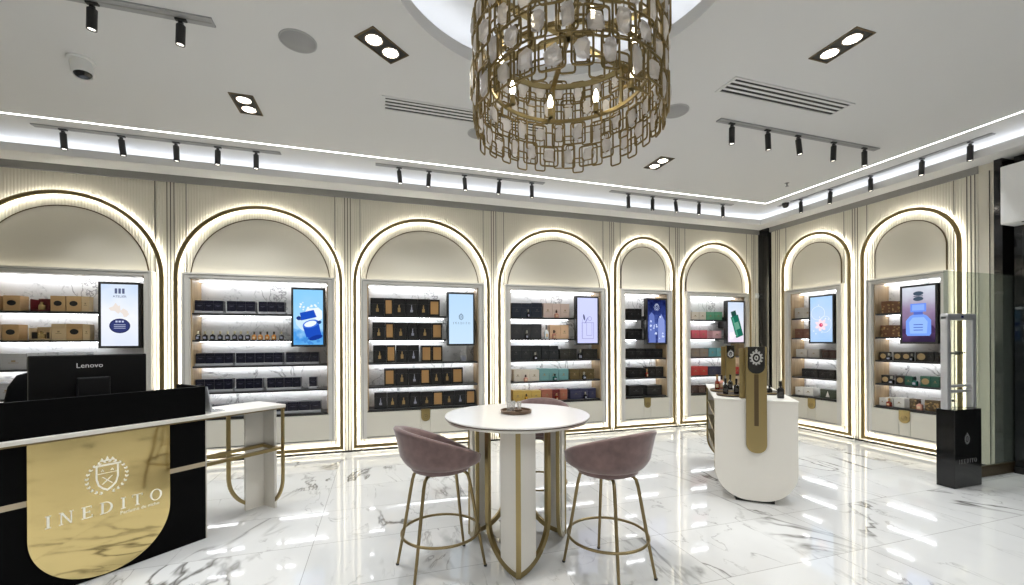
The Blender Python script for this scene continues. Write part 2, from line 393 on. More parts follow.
def wall_mesh(wall, x0, x1, bays, bounds):
    bm = B(); xs = x0
    for b in bays:
        _, l, r = BAYS[b]
        reeds(bm, xs, l+.19, .03, ZT); reeds(bm, l+.19, r-.19, 2.30, ZT)
        q = [bm.verts.new(p) for p in ((l+.19, 0, .03), (r-.19, 0, .03), (r-.19, 0, .555), (l+.19, 0, .555))]; bm.faces.new(q)
        xs = r-.19
    if wall == 'right':
        reeds(bm, xs, -3.15, .03, ZT); bm.faces.new([bm.verts.new(p) for p in ((-3.15, 0, .03), (x1, 0, .03), (x1, 0, ZT), (-3.15, 0, ZT))])
    else: reeds(bm, xs, x1, .03, ZT)
    return bm
o = obj('wall_back', wall_mesh('back', XL, 6.745, [1, 2, 3, 4, 5, 6], None), CREAM, smooth=.9); struct(wall_frame(o, 'back'))
o = obj('wall_right', wall_mesh('right', -5.93, -3.0, [7, 8], None), CREAM, smooth=.9); struct(wall_frame(o, 'right'))
def solid(name, m, *box, bev=0):
    bm = B(); bx(bm, *box, bev=bev); return struct(obj(name, bm, m))
solid('wall_back_core', CREAM, XL, 6.753, D+.34, D+.5, 0, H)
solid('wall_back_end', CREAM, 6.735, 6.753, D-.004, D+.34, 0, ZT)
solid('wall_right_core', CREAM, XR+.34, XR+.5, 2.95, D+.5, 0, H)
solid('wall_right_end', CREAM, XR-.004, XR+.34, 2.99, 3.005, 0, ZT)
solid('wall_back_frieze', CEIL, XL, XR+.3, D-.001, D+.1, 3.553, H)
solid('wall_right_frieze', CEIL, XR-.001, XR+.1, YF, D, 3.553, H)
solid('wall_left', CREAM, XL-.15, XL, YF, D+.5, 0, H)
solid('wall_front', PANELW, XL-.15, 9, YF-.15, YF, 0, H)
bm = B()
for wall, p in (('back', [-4.5, -2.428, -.411, 1.645, 3.658, 4.948, 6.632]), ('right', [-5.80, -4.51, -3.21])):
    bm = B()
    for x in p:
        bx(bm, x-.06, x+.06, -.009, .004, .03, ZT, mi=0)
        for dx in (-.036, 0, .036): bx(bm, x+dx-.0045, x+dx+.0045, -.0105, 0, .03, ZT, mi=1)
        for dx in (-.16, .16):
            if (x+dx) < 6.7 and not (wall == 'right' and (x+dx < -5.92 or x+dx > -3.02)): bx(bm, x+dx-.003, x+dx+.003, -.0075, 0, .03, ZT, mi=1)
    o = obj('trim_4' if wall == 'back' else 'trim_5', bm, [CREAM, LINE]); struct(wall_frame(o, wall))
for wall, a, b, nm in (('back', XL, 6.753, 'trim_6'), ('right', -5.95, -3.14, 'trim_7')):
    bm = B(); bx(bm, a, b, -.03, .02, ZT-.004, 3.552); struct(wall_frame(obj(nm, bm, GREYT), wall))
bm = B(); bx(bm, -3.14, -2.99, -.012, .02, ZT-.004, 3.552); struct(wall_frame(obj('trim_8', bm, CREAM), 'right'))
for wall, a, b, nm in (('back', XL, 6.753, 'baseboard_back'), ('right', -5.95, -2.99, 'baseboard_right')):
    bm = B(); bx(bm, a, b, .012, .06, 0, .032, mi=0); struct(wall_frame(obj(nm, bm, BLACK), wall))
# black marble corner and pillar
solid('trim_9', BMARB, 6.753, XR+.5, 5.96, D+.10, 0, 3.56)
solid('trim_10', BMARB, XR-.07, XR+.3, 2.915, 2.985, 0, 3.55)
# entrance side: dark glass and a dark street beyond
bm = B(); bx(bm, XR+.02, XR+.032, YF, 2.86, .06, 3.55); struct(obj('window_1', bm, DGLASS))
bm = B()
for y in (1.5, .1, -1.3): bx(bm, XR, XR+.06, y-.03, y+.03, 0, 3.55)
bx(bm, XR, XR+.06, YF, 2.86, 0, .07)
struct(obj('trim_12', bm, BLACK))
solid('wall_exterior', DARK, 9.0, 9.2, YF, D+.6, 0, H)
solid('wall_exterior_end', DARK, XR+.5, 9.2, 3.0, 3.1, 0, H)
solid('ceiling_exterior', DARK, XR+.3, 9.2, YF, 3.1, H, H+.1)

# ------------------------------------------------------------------ arched display cabinets
ZS = [1.85, 1.52, 1.195, .868]
OZ0, OZ1, DEP = .556, 2.29, .29
SCREENS = {1: (.355, .754), 2: (.349, .747), 3: (.330, .722), 4: (.290, .725), 5: (-.036, .398), 6: (.135, .589), 7: (-.003, .374), 8: (-.016, .369)}
def loc_u(b, u):                                            # position along a cabinet, measured from its centre line
    _, l, q = BAYS[b]; return u*.989-.003*(l+q)/2
def screen_right(b):
    _, l, q = BAYS[b]; return min(loc_u(b, SCREENS[b][1]), (q-l)/2-.182-.017)
CABLAB = {
    1: 'arched wall cabinet of kraft boxes partly hidden behind the desk monitor',
    2: 'arched wall cabinet of navy boxes with a row of small bottles',
    3: 'arched wall cabinet filled with black and tan perfume boxes',
    4: 'wide arched wall cabinet of mixed teal, cream, gold and copper boxes',
    5: 'narrow arched wall cabinet with few black boxes and a dark blue screen',
    6: 'arched wall cabinet of pink, red and green boxes beside the dark corner',
    7: 'arched wall cabinet with pink flower screen, first on the right wall',
    8: 'arched wall cabinet with big blue bottle screen behind the security gate'}
CAB = {}
for b, (wall, l, r) in BAYS.items():
    cx, w = (l+r)/2, (r-l)/2
    root = thing('display_cabinet', CABLAB[b], 'cabinet', group='arched display cabinets')
    wall_frame(root, wall, cx if wall == 'back' else -cx)
    CAB[b] = (root, w)
    za = 3.25
    bm = B(); t = .042
    ring(bm, loop(w, .062, za), loop(w-t, .062+t, za-t), -.062, -.040); obj('arch_frame', bm, GOLDA, root, smooth=.7)
    bm = B(); ring(bm, loop(w-.012, .074, za-.012), loop(w-t+.012, .062+t-.012, za-t+.012), -.0398, -.031); obj('light_strip', bm, LED, root)
    wi, zi = w-.165, za-.165
    bm = B(); prism(bm, [(wi, 2.362)]+arc(0, zi-wi, wi, 0, PI, 40)+[(-wi, 2.362)], -.014, .002); obj('inner_panel', bm, CREAM, root, smooth=.7)
    bm = B(); ring(bm, [(wi+.007, 2.362)]+arc(0, zi-wi, wi+.007, 0, PI, 40)+[(-wi-.007, 2.362)], [(wi-.004, 2.362)]+arc(0, zi-wi, wi-.004, 0, PI, 40)+[(-wi+.004, 2.362)], -.0165, 0, closed=False); obj('arch_trim', bm, BRONZE, root, smooth=.7)
    a, c = w-.10, w-.182                                    # outer frame and opening half widths
    bm = B()
    ring(bm, rect(-a, a, .19, 2.36), rect(-a+.022, a-.022, .205, 2.338), -.045, .073)
    ring(bm, rect(-a+.022, a-.022, .205, 2.338), rect(-a+.028, a-.028, .205, 2.332), -.034, .073, mi=1)
    ring(bm, rect(-a+.028, a-.028, .205, 2.332), rect(-c-.012, c+.012, .205, OZ1+.012), -.038, .073)
    ring(bm, rect(-c-.012, c+.012, OZ0-.01, OZ1+.012), rect(-c, c, OZ0-.01, OZ1), -.028, DEP+.03)
    obj('niche_frame', bm, [FRAME, GREYT], root)
    bm = B(); bx(bm, -a+.01, a-.01, -.060, -.045, 2.3605, 2.3625); obj('light_strip', bm, LEDT, root)
    bm = B(); bx(bm, -c, c, DEP, DEP+.02, OZ0-.01, OZ1); obj('back_panel', bm, MARB, root)
    for s in (-1, 1):
        bm = B(); x0, x1 = sorted((s*c, s*(c-.012))); bx(bm, x0, x1, .0, DEP, OZ0+.012, OZ1); obj('side_panel', bm, OAK, root)
    sl = screen_right(b)-.405
    for i, z in enumerate(ZS+[OZ0]):
        xr_ = sl-.005 if i < 2 else c-.013
        bm = B(); bx(bm, -c+.013, xr_, .0, DEP-.001, z-.003, z+.02, bev=.002); sh = obj('shelf', bm, BLACKS, root)
        if i < 4:
            bm = B(); bx(bm, -c+.02, xr_-.01, .225, .245, z-.010, z-.0035); obj('shelf_light', bm, LEDS, sh)
    bm = B(); bx(bm, -c+.02, c-.02, .20, .225, OZ1-.012, OZ1-.004); obj('top_light', bm, LEDS, root)
    hw = a-.035
    for s in (-1, 1):
        x0, x1 = sorted((s*.066, s*hw)); bm = B(); bx(bm, x0, x1, -.034, 0, .212, OZ0-.014, bev=.003); obj('door', bm, CREAM2, root)
    bm = B(); bx(bm, -.0635, .0635, -.033, 0, .212, OZ0-.014, bev=.002); obj('centre_stile', bm, CREAM2, root)
    bm = B(); prism(bm, ushape(.062, OZ0, .385, .06, 12), -.044, -.03); tb = obj('door_tab', bm, GOLD2, root)
    bm = B(); ring(bm, disc(0, .452, .034, 20), disc(0, .452, .025, 20), -.049, -.043); prism(bm, disc(0, .452, .014, 12), -.048, -.043); obj('emblem', bm, GOLD, tb)
    bm = B(); bx(bm, -hw, hw, -.008, .073, .20, OZ0); obj('door_backing', bm, LINE, root)
    for ch_ in root.children:
        if ch_.name.split('.')[0] in ('niche_frame', 'back_panel', 'side_panel', 'shelf', 'top_light', 'door', 'centre_stile', 'door_tab', 'door_backing'): ch_.location.y = NY

# ------------------------------------------------------------------ screens
def smat(name, col, s=1.0): return emat('screen '+name, lin(col), s)
def grad_screen(name, stops, nscale=0, mixc=None):
    m = bpy.data.materials.new(name); m.use_nodes = True; t = NT(m); t.t.nodes.clear()
    o = t.n('OutputMaterial'); e = t.n('Emission'); tc = t.n('TexCoord'); sp = t.n('SeparateXYZ'); t.l(tc.outputs['Object'], sp.inputs[0])
    f = t.math('ADD', t.math('DIVIDE', sp.outputs[2], .72), .5)
    if nscale:
        nz = t.n('TexNoise'); t.l(tc.outputs['Object'], nz.inputs['Vector']); nz.inputs['Scale'].default_value = nscale; nz.inputs['Detail'].default_value = 4
        f = t.math('ADD', f, t.math('MULTIPLY', t.math('SUBTRACT', nz.outputs[0], .5), .7))
    t.l(t.ramp(f, [(p, lin(c)) for p, c in stops]), e.inputs[0]); e.inputs[1].default_value = 1.0; t.l(e.outputs[0], o.inputs[0]); return m
def blob(cx, cz, r, n=9, j=.3, seed=0):
    R = random.Random(seed); return [(cx+r*(1+R.uniform(-j, j))*math.cos(2*PI*k/n), cz+r*(1+R.uniform(-j, j))*math.sin(2*PI*k/n)) for k in range(n)]
def rot(pts, a, c=(0, 0)): return [(c[0]+x*math.cos(a)-z*math.sin(a), c[1]+x*math.sin(a)+z*math.cos(a)) for x, z in pts]
SCRLAB = {1: 'upright screen showing a white advert with a dark blue oval label', 2: 'upright screen showing a blue bottle splashing in pale blue water',
    3: 'upright pale blue screen with a small grey logo in its centre', 4: 'upright lavender screen with a thin line drawing of a bottle',
    5: 'upright dark blue screen with a white emblem, in the narrow niche', 6: 'upright pale screen showing a slanting dark green bottle',
    7: 'upright pale blue screen with a pink and white flower', 8: 'upright screen showing a large glowing blue bottle against a dusk sky'}
SCRBG = {1: grad_screen('screen a', [(0, (222, 230, 245)), (.5, (240, 243, 250)), (1, (205, 222, 245))], 4),
    2: grad_screen('screen b', [(0, (96, 170, 230)), (.18, (70, 150, 225)), (.3, (160, 212, 248)), (1, (140, 205, 250))], 6),
    3: grad_screen('screen c', [(0, (200, 226, 248)), (1, (186, 218, 248))]),
    4: grad_screen('screen d', [(0, (205, 208, 250)), (1, (208, 214, 252))]),
    5: grad_screen('screen e', [(0, (40, 50, 110)), (.35, (90, 110, 180)), (.6, (50, 65, 130)), (1, (18, 24, 66))], 14),
    6: grad_screen('screen f', [(0, (235, 222, 238)), (.5, (228, 234, 244)), (1, (205, 220, 242))], 4),
    7: grad_screen('screen g', [(0, (168, 205, 246)), (.5, (196, 218, 248)), (1, (176, 212, 250))], 5),
    8: grad_screen('screen h', [(0, (52, 40, 66)), (.25, (92, 66, 104)), (.55, (150, 130, 160)), (1, (216, 222, 232))], 3)}
def paint(b, bm, ml, tb):
    def M_(name, c):
        m = smat(name, c)
        if m not in ml: ml.append(m)
        return ml.index(m)
    y = [-.0006]
    def F(pts, name, c): flat(bm, pts, y[0], M_(name, c)); y[0] -= .0003
    if b == 1:
        for dx in (-.035, 0, .035): F(rect(dx-.012, dx+.012, .25, .31), 'slate', (90, 98, 130))
        font_mesh(tb, 'ATELIER', .036, 0, -.002, .205, thick=.0002, mi=M_('slate', (90, 98, 130)))
        F(disc(.0, -.125, .10, 28, .085), 'navy label', (40, 46, 92)); F(disc(0, -.125, .088, 28, .073), 'navy label 2', (52, 60, 110))
        for k in range(3): F(rect(-.055, .055, -.115-k*.02, -.109-k*.02), 'pale line', (190, 196, 225))
        for k in (-.03, 0, .03): F(rect(k-.01, k+.01, -.085, -.065), 'pale line', (190, 196, 225))
        F(blob(-.03, .08, .05, 10, .5, 3), 'pale beige', (232, 222, 214)); F(blob(.05, .03, .04, 10, .5, 4), 'pale beige', (232, 222, 214))
    if b == 2:
        for k in range(16):
            R = random.Random(k); F(blob(R.uniform(-.12, .13), R.uniform(-.02, .2), R.uniform(.006, .02), 7, .4, k), 'foam', (236, 246, 255))
        F(blob(.06, .02, .10, 12, .35, 5), 'foam', (236, 246, 255)); F(blob(-.02, -.07, .12, 13, .3, 6), 'foam2', (205, 232, 252))
        F(rot([(-.10, -.05), (.09, -.05), (.08, .05), (-.09, .05)], .25, (0, .03)), 'deep blue', (30, 78, 190))
        F(rot([(-.10, -.13), (.08, -.13), (.095, .06), (-.10, .06)], .3, (.045, -.14)), 'deep blue', (30, 78, 190))
        F(rot(disc(0, 0, .10, 22, .05), .3, (.03, -.085)), 'mid blue', (70, 120, 220)); F(rot(disc(0, 0, .075, 22, .036), .3, (.025, -.085)), 'foam', (236, 246, 255))
        F(rot(disc(0, 0, .085, 18, .03), .3, (.09, -.265)), 'dark blue', (22, 56, 150))
        for k in range(9):
            R = random.Random(40+k); F(blob(R.uniform(-.15, .15), R.uniform(-.34, -.26), R.uniform(.012, .03), 8, .4, k), 'wave blue', (70, 140, 215))
        F(blob(-.11, -.02, .03, 8, .4, 21), 'navy drop', (30, 60, 130)); F(blob(.13, -.06, .022, 8, .4, 22), 'navy drop', (30, 60, 130))
    if b == 3:
        k = M_('logo grey', (110, 130, 150)); logo_mark(bm, 0, .03, .085, -.0012, -.0004, k); serif(tb, 'INEDITO', .032, -.118, -.075, -.0012, -.0004, .5, k)
    if b == 4:
        k = M_('line violet', (150, 150, 205))
        ring(bm, rect(-.10, .11, -.29, -.03), rect(-.093, .103, -.283, -.037), -.0012, -.0004, k); ring(bm, rect(-.02, .08, -.24, -.03), rect(-.014, .074, -.234, -.036), -.0012, -.0004, k)
        ring(bm, disc(.04, .03, .035, 16), disc(.04, .03, .028, 16), -.0012, -.0004, k)
        F(rot(disc(0, 0, .016, 12, .05), .2, (-.06, .05)), 'ink violet', (90, 92, 130)); F(rot(disc(0, 0, .01, 12, .06), -.5, (-.02, 0)), 'line violet', (150, 150, 205)); F(rect(-.09, -.085, -.28, .02), 'line violet', (150, 150, 205))
    if b == 5:
        k = M_('white mark', (205, 215, 240)); crest(bm, 0, .235, .10, -.0012, -.0004, k)
        F([(-.15, -.36), (-.15, .1), (-.10, .15), (-.05, .1), (-.04, -.05), (-.02, -.36)], 'tower dark', (104, 122, 190)); F([(.02, -.36), (.03, .04), (.09, .12), (.15, .02), (.16, -.36)], 'tower blue', (136, 152, 214))
        for q in range(14):
            R = random.Random(q+60); F(blob(R.uniform(-.14, .14), R.uniform(-.33, .1), R.uniform(.008, .022), 7, .4, q), 'glint', (206, 218, 250))
    if b == 6:
        F(rot([(-.085, -.22), (.085, -.22), (.085, .17), (-.085, .17)], .32, (.02, -.05)), 'bottle green', (30, 104, 86)); F(rot([(-.065, -.20), (-.03, -.20), (-.03, .15), (-.065, .15)], .32, (.02, -.05)), 'bottle shine', (70, 150, 124))
        F(rot([(-.055, .17), (.055, .17), (.055, .26), (-.055, .26)], .32, (.02, -.05)), 'cap dark', (36, 74, 66)); F(rot(rect(-.05, .05, -.08, .05), .32, (.02, -.05)), 'label pale', (104, 160, 138))
        F(blob(-.08, -.24, .07, 11, .3, 2), 'mist', (246, 240, 248))
    if b == 7:
        for k in range(7):
            a = 2*PI*k/7; F(rot(disc(.052, 0, .05, 14, .026), a, (.0, -.09)), 'petal', (238, 196, 214) if k % 2 else (246, 226, 236))
        F(disc(0, -.09, .03, 14), 'heart pink', (206, 60, 104)); F(disc(0.01, -.085, .014, 10), 'heart light', (244, 150, 170))
        k = M_('pale arc', (236, 244, 255))
        ring(bm, disc(-.05, .10, .11, 24), disc(-.05, .10, .104, 24), -.0012, -.0004, k); ring(bm, disc(.06, -.08, .10, 24, .13), disc(.06, -.08, .094, 24, .124), -.0012, -.0004, k)
        for q in range(7):
            R = random.Random(q+90); F(disc(R.uniform(-.14, .14), R.uniform(-.28, .28), R.uniform(.006, .013), 10), 'pale arc', (236, 244, 255))
    if b == 8:
        F(disc(0, .27, .055, 20, .028), 'label slate', (70, 84, 100)); F(disc(0, .20, .055, 20, .028), 'label slate', (70, 84, 100)); F(rect(-.05, .05, .23, .24), 'label slate', (70, 84, 100))
        F(blob(-.13, -.22, .05, 10, .4, 8), 'violet rock', (70, 50, 84)); F(blob(.12, -.2, .06, 10, .4, 9), 'violet rock', (70, 50, 84))
        F([(-.12, -.28), (.12, -.28), (.135, -.25), (.135, -.08), (.09, -.02), (.05, 0), (-.05, 0), (-.09, -.02), (-.135, -.08), (-.135, -.25)], 'blue body', (120, 160, 245)); F([(-.09, -.25), (.09, -.25), (.10, -.10), (.06, -.04), (-.06, -.04), (-.10, -.10)], 'blue light', (150, 188, 255))
        F(rect(-.05, .05, -.005, .03), 'blue neck', (84, 110, 200)); F(rect(-.085, .085, .03, .14), 'blue cap', (110, 146, 240)); F(rect(-.065, .065, .05, .125), 'blue cap shine', (140, 176, 252))
        for k in range(3): F(rect(-.05, .05, -.14-k*.035, -.13-k*.035), 'blue ink', (70, 96, 190))
for b, (wall, l, r) in BAYS.items():
    cx = (l+r)/2; x1 = screen_right(b); x0 = x1-.402; zc = 1.83
    loc = (cx+(x0+x1)/2, D-.005+NY, zc) if wall == 'back' else (XR-.005+NY, -(cx+(x0+x1)/2), zc)
    root = thing('display_screen', SCRLAB[b], 'screen', loc, 0 if wall == 'back' else -PI/2, 'upright advertising screens in the cabinets')
    bm = B(); bx(bm, -.201, .201, -.04, .035, -.384, .384, bev=.004); ring(bm, rect(-.201, .201, -.384, .384), rect(-.176, .176, -.358, .358), -.045, -.036); obj('casing', bm, BLACK, root)
    bm = B(); bx(bm, -.177, .177, -.0425, -.039, -.359, .359); pn = obj('screen_panel', bm, SCRBG[b], root)
    bm = B(); bx(bm, -.08, .08, .035, DEP, -.10, .10); obj('wall_bracket', bm, BLACK, root)
    bm = B(); tb_ = B(); ml = []; paint(b, bm, ml, tb_); o = obj('logo' if b == 3 else 'screen_picture', bm, ml, pn); o.location = (0, -.0427, 0)
    if len(tb_.verts): o = obj('lettering', tb_, ml, pn); o.location = (0, -.0427, 0)
    else: tb_.free()

# ------------------------------------------------------------------ products on the shelves
PZ = ZS+[OZ0]
def pm(n, c, rough=.45, metal=0): return mat('carton '+n, lin(c), rough, metal)
KRAFT = pm('kraft', (196, 160, 112)); KRAFT2 = pm('pale kraft', (205, 180, 140)); NAVY = pm('navy', (14, 14, 32), .3); CHAR = pm('charcoal', (17, 17, 19), .3)
TAN = pm('tan panel', (168, 128, 78), .45); GLD = pm('gold print', (172, 142, 92), .35, .3); SILV = pm('silver print', (150, 152, 168), .35)
CLR = {'K': KRAFT, 'k': KRAFT2, 'N': NAVY, 'n': NAVY, 'G': CHAR, 'T': CHAR, 'Z': pm('black', (20, 18, 18), .35), 'C': pm('grey marble', (178, 178, 180), .3), 'c': pm('clear white', (214, 216, 220), .2),
    'D1': pm('blue black', (34, 40, 52), .4), 'P1': pm('blush', (206, 184, 172)), 'D2': pm('graphite', (56, 56, 58)), 'P2': pm('peach', (222, 184, 148)), 'D3': pm('slate black', (38, 40, 42)), 'D4': pm('olive black', (46, 44, 38)),
    'W1': pm('ivory', (216, 206, 190)), 'E1': pm('sea teal', (112, 158, 158)), 'V1': pm('olive brown', (92, 76, 42)), 'Y1': pm('mustard', (196, 164, 84)), 'R1': pm('copper', (164, 98, 74)), 'R2': pm('maroon', (100, 24, 24)),
    'U1': pm('indigo', (46, 46, 74)), 'E2': pm('green', (92, 158, 124)), 'Q1': pm('hot pink', (206, 88, 104)), 'Q2': pm('rose white', (222, 176, 180)), 'M1': pm('taupe', (136, 124, 112)), 'E3': pm('turquoise', (94, 152, 160)),
    'X1': pm('red', (186, 52, 50)), 'V2': pm('brown', (68, 46, 38)), 'C2': pm('dove grey', (190, 184, 176)), 'V3': pm('russet', (128, 84, 66)), 'C3': pm('white', (226, 222, 216)), 'L': pm('bottle green', (52, 60, 46)),
    'J': pm('brown print', (112, 72, 44)), 'J2': pm('brown gold', (92, 74, 48)), 'H': pm('black coffee', (36, 28, 22)), 'E4': pm('forest', (40, 92, 74)), 'I': pm('forest two', (44, 98, 78)), 'O': pm('dark red', (96, 24, 26)), 'o': KRAFT2}
ITEMS = {
1:{1:[(-.703,-.596,.167,'K'),(-.563,-.417,.171,'K'),(-.327,-.156,.15,'O'),(-.148,-.013,.177,'K'),(-.004,.133,.178,'K'),(.137,.209,.176,'k')],
 2:[(-.704,-.583,.177,'k'),(-.573,-.428,.178,'K'),(-.341,-.149,.153,'o'),(-.14,-.01,.187,'k'),(-.005,.143,.188,'K'),(.147,.217,.184,'k')],
 3:[(-.716,-.598,.178,'C'),(-.588,-.363,.176,'C'),(-.358,-.261,.179,'c'),(-.251,-.197,.183,'c'),(-.184,-.09,.185,'c'),(-.076,.064,.186,'c'),(.073,.189,.184,'c')],
 4:[(-.717,-.6,.186,'C'),(-.596,-.493,.174,'C')]},
2:{1:[(-.763,-.668,.18,'N'),(-.664,-.566,.18,'N'),(-.563,-.46,.18,'N'),(-.417,-.316,.18,'N'),(-.312,-.208,.18,'N'),(-.205,-.1,.18,'N'),(-.061,.038,.18,'N'),(.042,.142,.18,'N'),(.146,.243,.18,'N')],
 2:[(-.752,-.697,.106,'B'),(-.675,-.62,.106,'B'),(-.594,-.538,.107,'B'),(-.512,-.456,.107,'B'),(-.431,-.375,.107,'B'),(-.354,-.297,.107,'B'),(-.285,-.228,.107,'B'),(-.208,-.15,.108,'B'),(-.133,-.078,.103,'A'),(-.062,-.007,.104,'A'),(.017,.072,.104,'A'),(.094,.15,.104,'A'),(.18,.237,.104,'B')],
 3:[(-.758,-.66,.178,'N'),(-.656,-.556,.178,'N'),(-.552,-.451,.178,'N'),(-.448,-.353,.178,'N'),(-.319,-.215,.176,'N'),(-.211,-.106,.176,'N'),(-.102,0,.176,'N'),(.004,.107,.176,'N'),(.111,.216,.176,'N'),(.256,.354,.179,'N'),(.358,.453,.179,'N'),(.457,.553,.179,'N'),(.557,.654,.179,'N')],
 4:[(-.763,-.665,.18,'N'),(-.661,-.561,.18,'N'),(-.557,-.456,.18,'N'),(-.453,-.358,.18,'N'),(-.32,-.22,.176,'N'),(-.216,-.119,.176,'N'),(-.116,-.021,.176,'N'),(.034,.13,.175,'N'),(.134,.23,.175,'N'),(.234,.332,.175,'N'),(.336,.431,.175,'N'),(.533,.627,.172,'n')],
 5:[(-.746,-.6,.165,'N'),(-.581,-.431,.165,'N'),(-.413,-.241,.165,'N'),(.132,.27,.165,'N'),(.274,.405,.165,'N'),(.409,.542,.165,'N'),(.546,.673,.165,'N')]},
3:{1:[(-.741,-.556,.245,'G'),(-.554,-.439,.245,'T'),(-.437,-.269,.244,'G'),(-.267,-.092,.244,'G'),(-.09,.066,.244,'G'),(.068,.224,.241,'T')],
 2:[(-.716,-.545,.237,'G'),(-.543,-.426,.237,'T'),(-.424,-.241,.235,'G'),(-.239,-.094,.235,'G'),(-.092,.104,.234,'G'),(.106,.256,.233,'T')],
 3:[(-.708,-.532,.244,'G'),(-.53,-.406,.244,'T'),(-.396,-.234,.243,'G'),(-.232,-.078,.242,'G'),(-.048,.102,.236,'T'),(.104,.259,.235,'T'),(.532,.625,.095,'S')],
 4:[(-.561,-.414,.243,'T'),(-.412,-.227,.242,'G'),(-.225,-.064,.24,'G'),(-.062,.079,.238,'T'),(.081,.257,.237,'G'),(.259,.393,.237,'G'),(.395,.561,.237,'T')],
 5:[(-.696,-.525,.227,'G'),(-.522,-.377,.224,'G'),(-.375,-.218,.22,'G'),(-.215,-.055,.218,'G'),(-.053,.11,.215,'G'),(.112,.267,.213,'T'),(.269,.437,.213,'G'),(.439,.599,.215,'G'),(.601,.751,.216,'T')]},
4:{1:[(-.718,-.557,.221,'D1'),(-.553,-.391,.222,'D1'),(-.387,-.218,.23,'D1'),(-.194,-.047,.227,'P1'),(-.043,.098,.226,'P1'),(.102,.252,.225,'P1'),(-.478,-.435,.123,'bd'),(-.014,.052,.116,'bp')],
 2:[(-.734,-.55,.227,'D2'),(-.547,-.393,.227,'D2'),(-.389,-.228,.23,'D2'),(-.189,-.119,.216,'bc'),(-.087,.087,.217,'P2'),(.091,.239,.218,'P2'),(-.51,-.456,.13,'bd'),(-.057,.009,.137,'bp')],
 3:[(-.731,-.572,.225,'D3'),(-.568,-.413,.224,'D3'),(-.409,-.242,.223,'D3'),(-.237,-.095,.221,'D3'),(-.091,.054,.216,'D3'),(.086,.252,.165,'D4'),(.258,.381,.164,'D4'),(.488,.655,.161,'D4'),(.659,.752,.16,'D4'),(-.373,-.313,.115,'bd'),(.391,.466,.158,'bd')],
 4:[(-.689,-.562,.182,'W1'),(-.558,-.436,.179,'W1'),(-.432,-.272,.172,'W1'),(-.264,-.105,.187,'E1'),(-.101,.058,.183,'E1'),(.064,.231,.175,'E1'),(.256,.421,.171,'V1'),(.425,.568,.17,'V1'),(.573,.692,.167,'V1'),(-.534,-.474,.1,'bp'),(-.048,.022,.105,'be'),(.464,.533,.119,'bd')],
 5:[(-.704,-.548,.174,'Y1'),(-.544,-.409,.168,'Y1'),(-.405,-.245,.163,'Y1'),(-.233,-.05,.171,'R1'),(-.045,.072,.168,'R2'),(.083,.212,.163,'R1'),(.263,.462,.168,'U1'),(.466,.587,.164,'U1'),(.593,.724,.163,'U1'),(-.519,-.47,.121,'by'),(-.011,.041,.109,'br'),(.493,.545,.109,'bd')]},
5:{1:[(-.291,-.161,.172,'Z'),(-.156,-.03,.174,'Z')],2:[(-.284,-.153,.167,'Z'),(-.148,-.022,.167,'Z')],
 3:[(-.295,-.136,.161,'Z'),(-.131,.031,.159,'Z'),(.04,.209,.154,'Z'),(.214,.385,.15,'Z')],
 4:[(-.287,-.128,.17,'Z'),(-.123,.024,.166,'Z'),(.029,.073,.137,'br'),(.083,.237,.174,'Z'),(.242,.402,.171,'Z')],5:[(-.284,-.007,.183,'Z'),(.076,.367,.17,'Z')]},
6:{1:[(-.494,-.338,.138,'W1'),(-.327,-.181,.14,'W1'),(-.17,.001,.143,'E2'),(.012,.179,.146,'E2')],2:[(-.495,-.329,.146,'Q1'),(-.318,-.155,.146,'Q1'),(-.04,.16,.138,'Q2')],
 3:[(-.502,-.326,.149,'M1'),(-.315,-.13,.147,'M1'),(-.119,.041,.154,'E3'),(.052,.214,.153,'E3'),(.226,.31,.133,'Z')],
 4:[(-.504,-.327,.159,'X1'),(-.317,-.148,.155,'X1'),(-.121,.078,.15,'U1'),(.089,.291,.146,'U1'),(.46,.585,.128,'X1')],5:[(-.502,-.362,.142,'V2'),(-.351,-.205,.137,'V2'),(-.101,.121,.129,'V2')]},
7:{1:[(-.38,-.23,.178,'C2'),(-.224,-.073,.164,'C2')],2:[(-.378,-.232,.154,'V3'),(-.227,-.075,.149,'V3')],3:[(-.36,-.152,.133,'C2'),(-.146,.051,.135,'C2'),(.084,.196,.129,'V2'),(.205,.305,.126,'V2')],
 4:[(-.256,-.123,.138,'Z'),(-.118,.015,.141,'Z'),(.035,.167,.141,'Z'),(.172,.286,.14,'Z')],5:[(-.378,-.237,.132,'C3'),(-.231,-.06,.138,'C3'),(.057,.302,.139,'L')]},
8:{1:[(-.34,-.217,.17,'J'),(-.214,-.092,.158,'J')],2:[(-.349,-.226,.163,'J'),(-.222,-.1,.159,'J')],
 3:[(-.365,-.27,.114,'H'),(-.263,-.199,.099,'bd'),(-.192,-.095,.117,'H'),(-.088,.005,.119,'H'),(.012,.057,.098,'bd'),(.064,.19,.123,'H'),(.196,.263,.126,'Z'),(.269,.317,.12,'Z')],
 4:[(-.344,-.243,.116,'H'),(-.236,-.172,.108,'bd'),(-.165,-.063,.121,'H'),(-.059,.024,.121,'E4'),(.037,.101,.121,'be'),(.114,.226,.134,'I'),(.232,.316,.136,'E4')],
 5:[(-.37,-.29,.106,'C3'),(-.283,-.201,.119,'C3'),(-.19,-.064,.129,'C3'),(-.007,.078,.136,'J2'),(.087,.154,.132,'bp'),(.163,.24,.142,'J2'),(.243,.318,.144,'J2'),(-.265,-.205,.11,'br')]}}
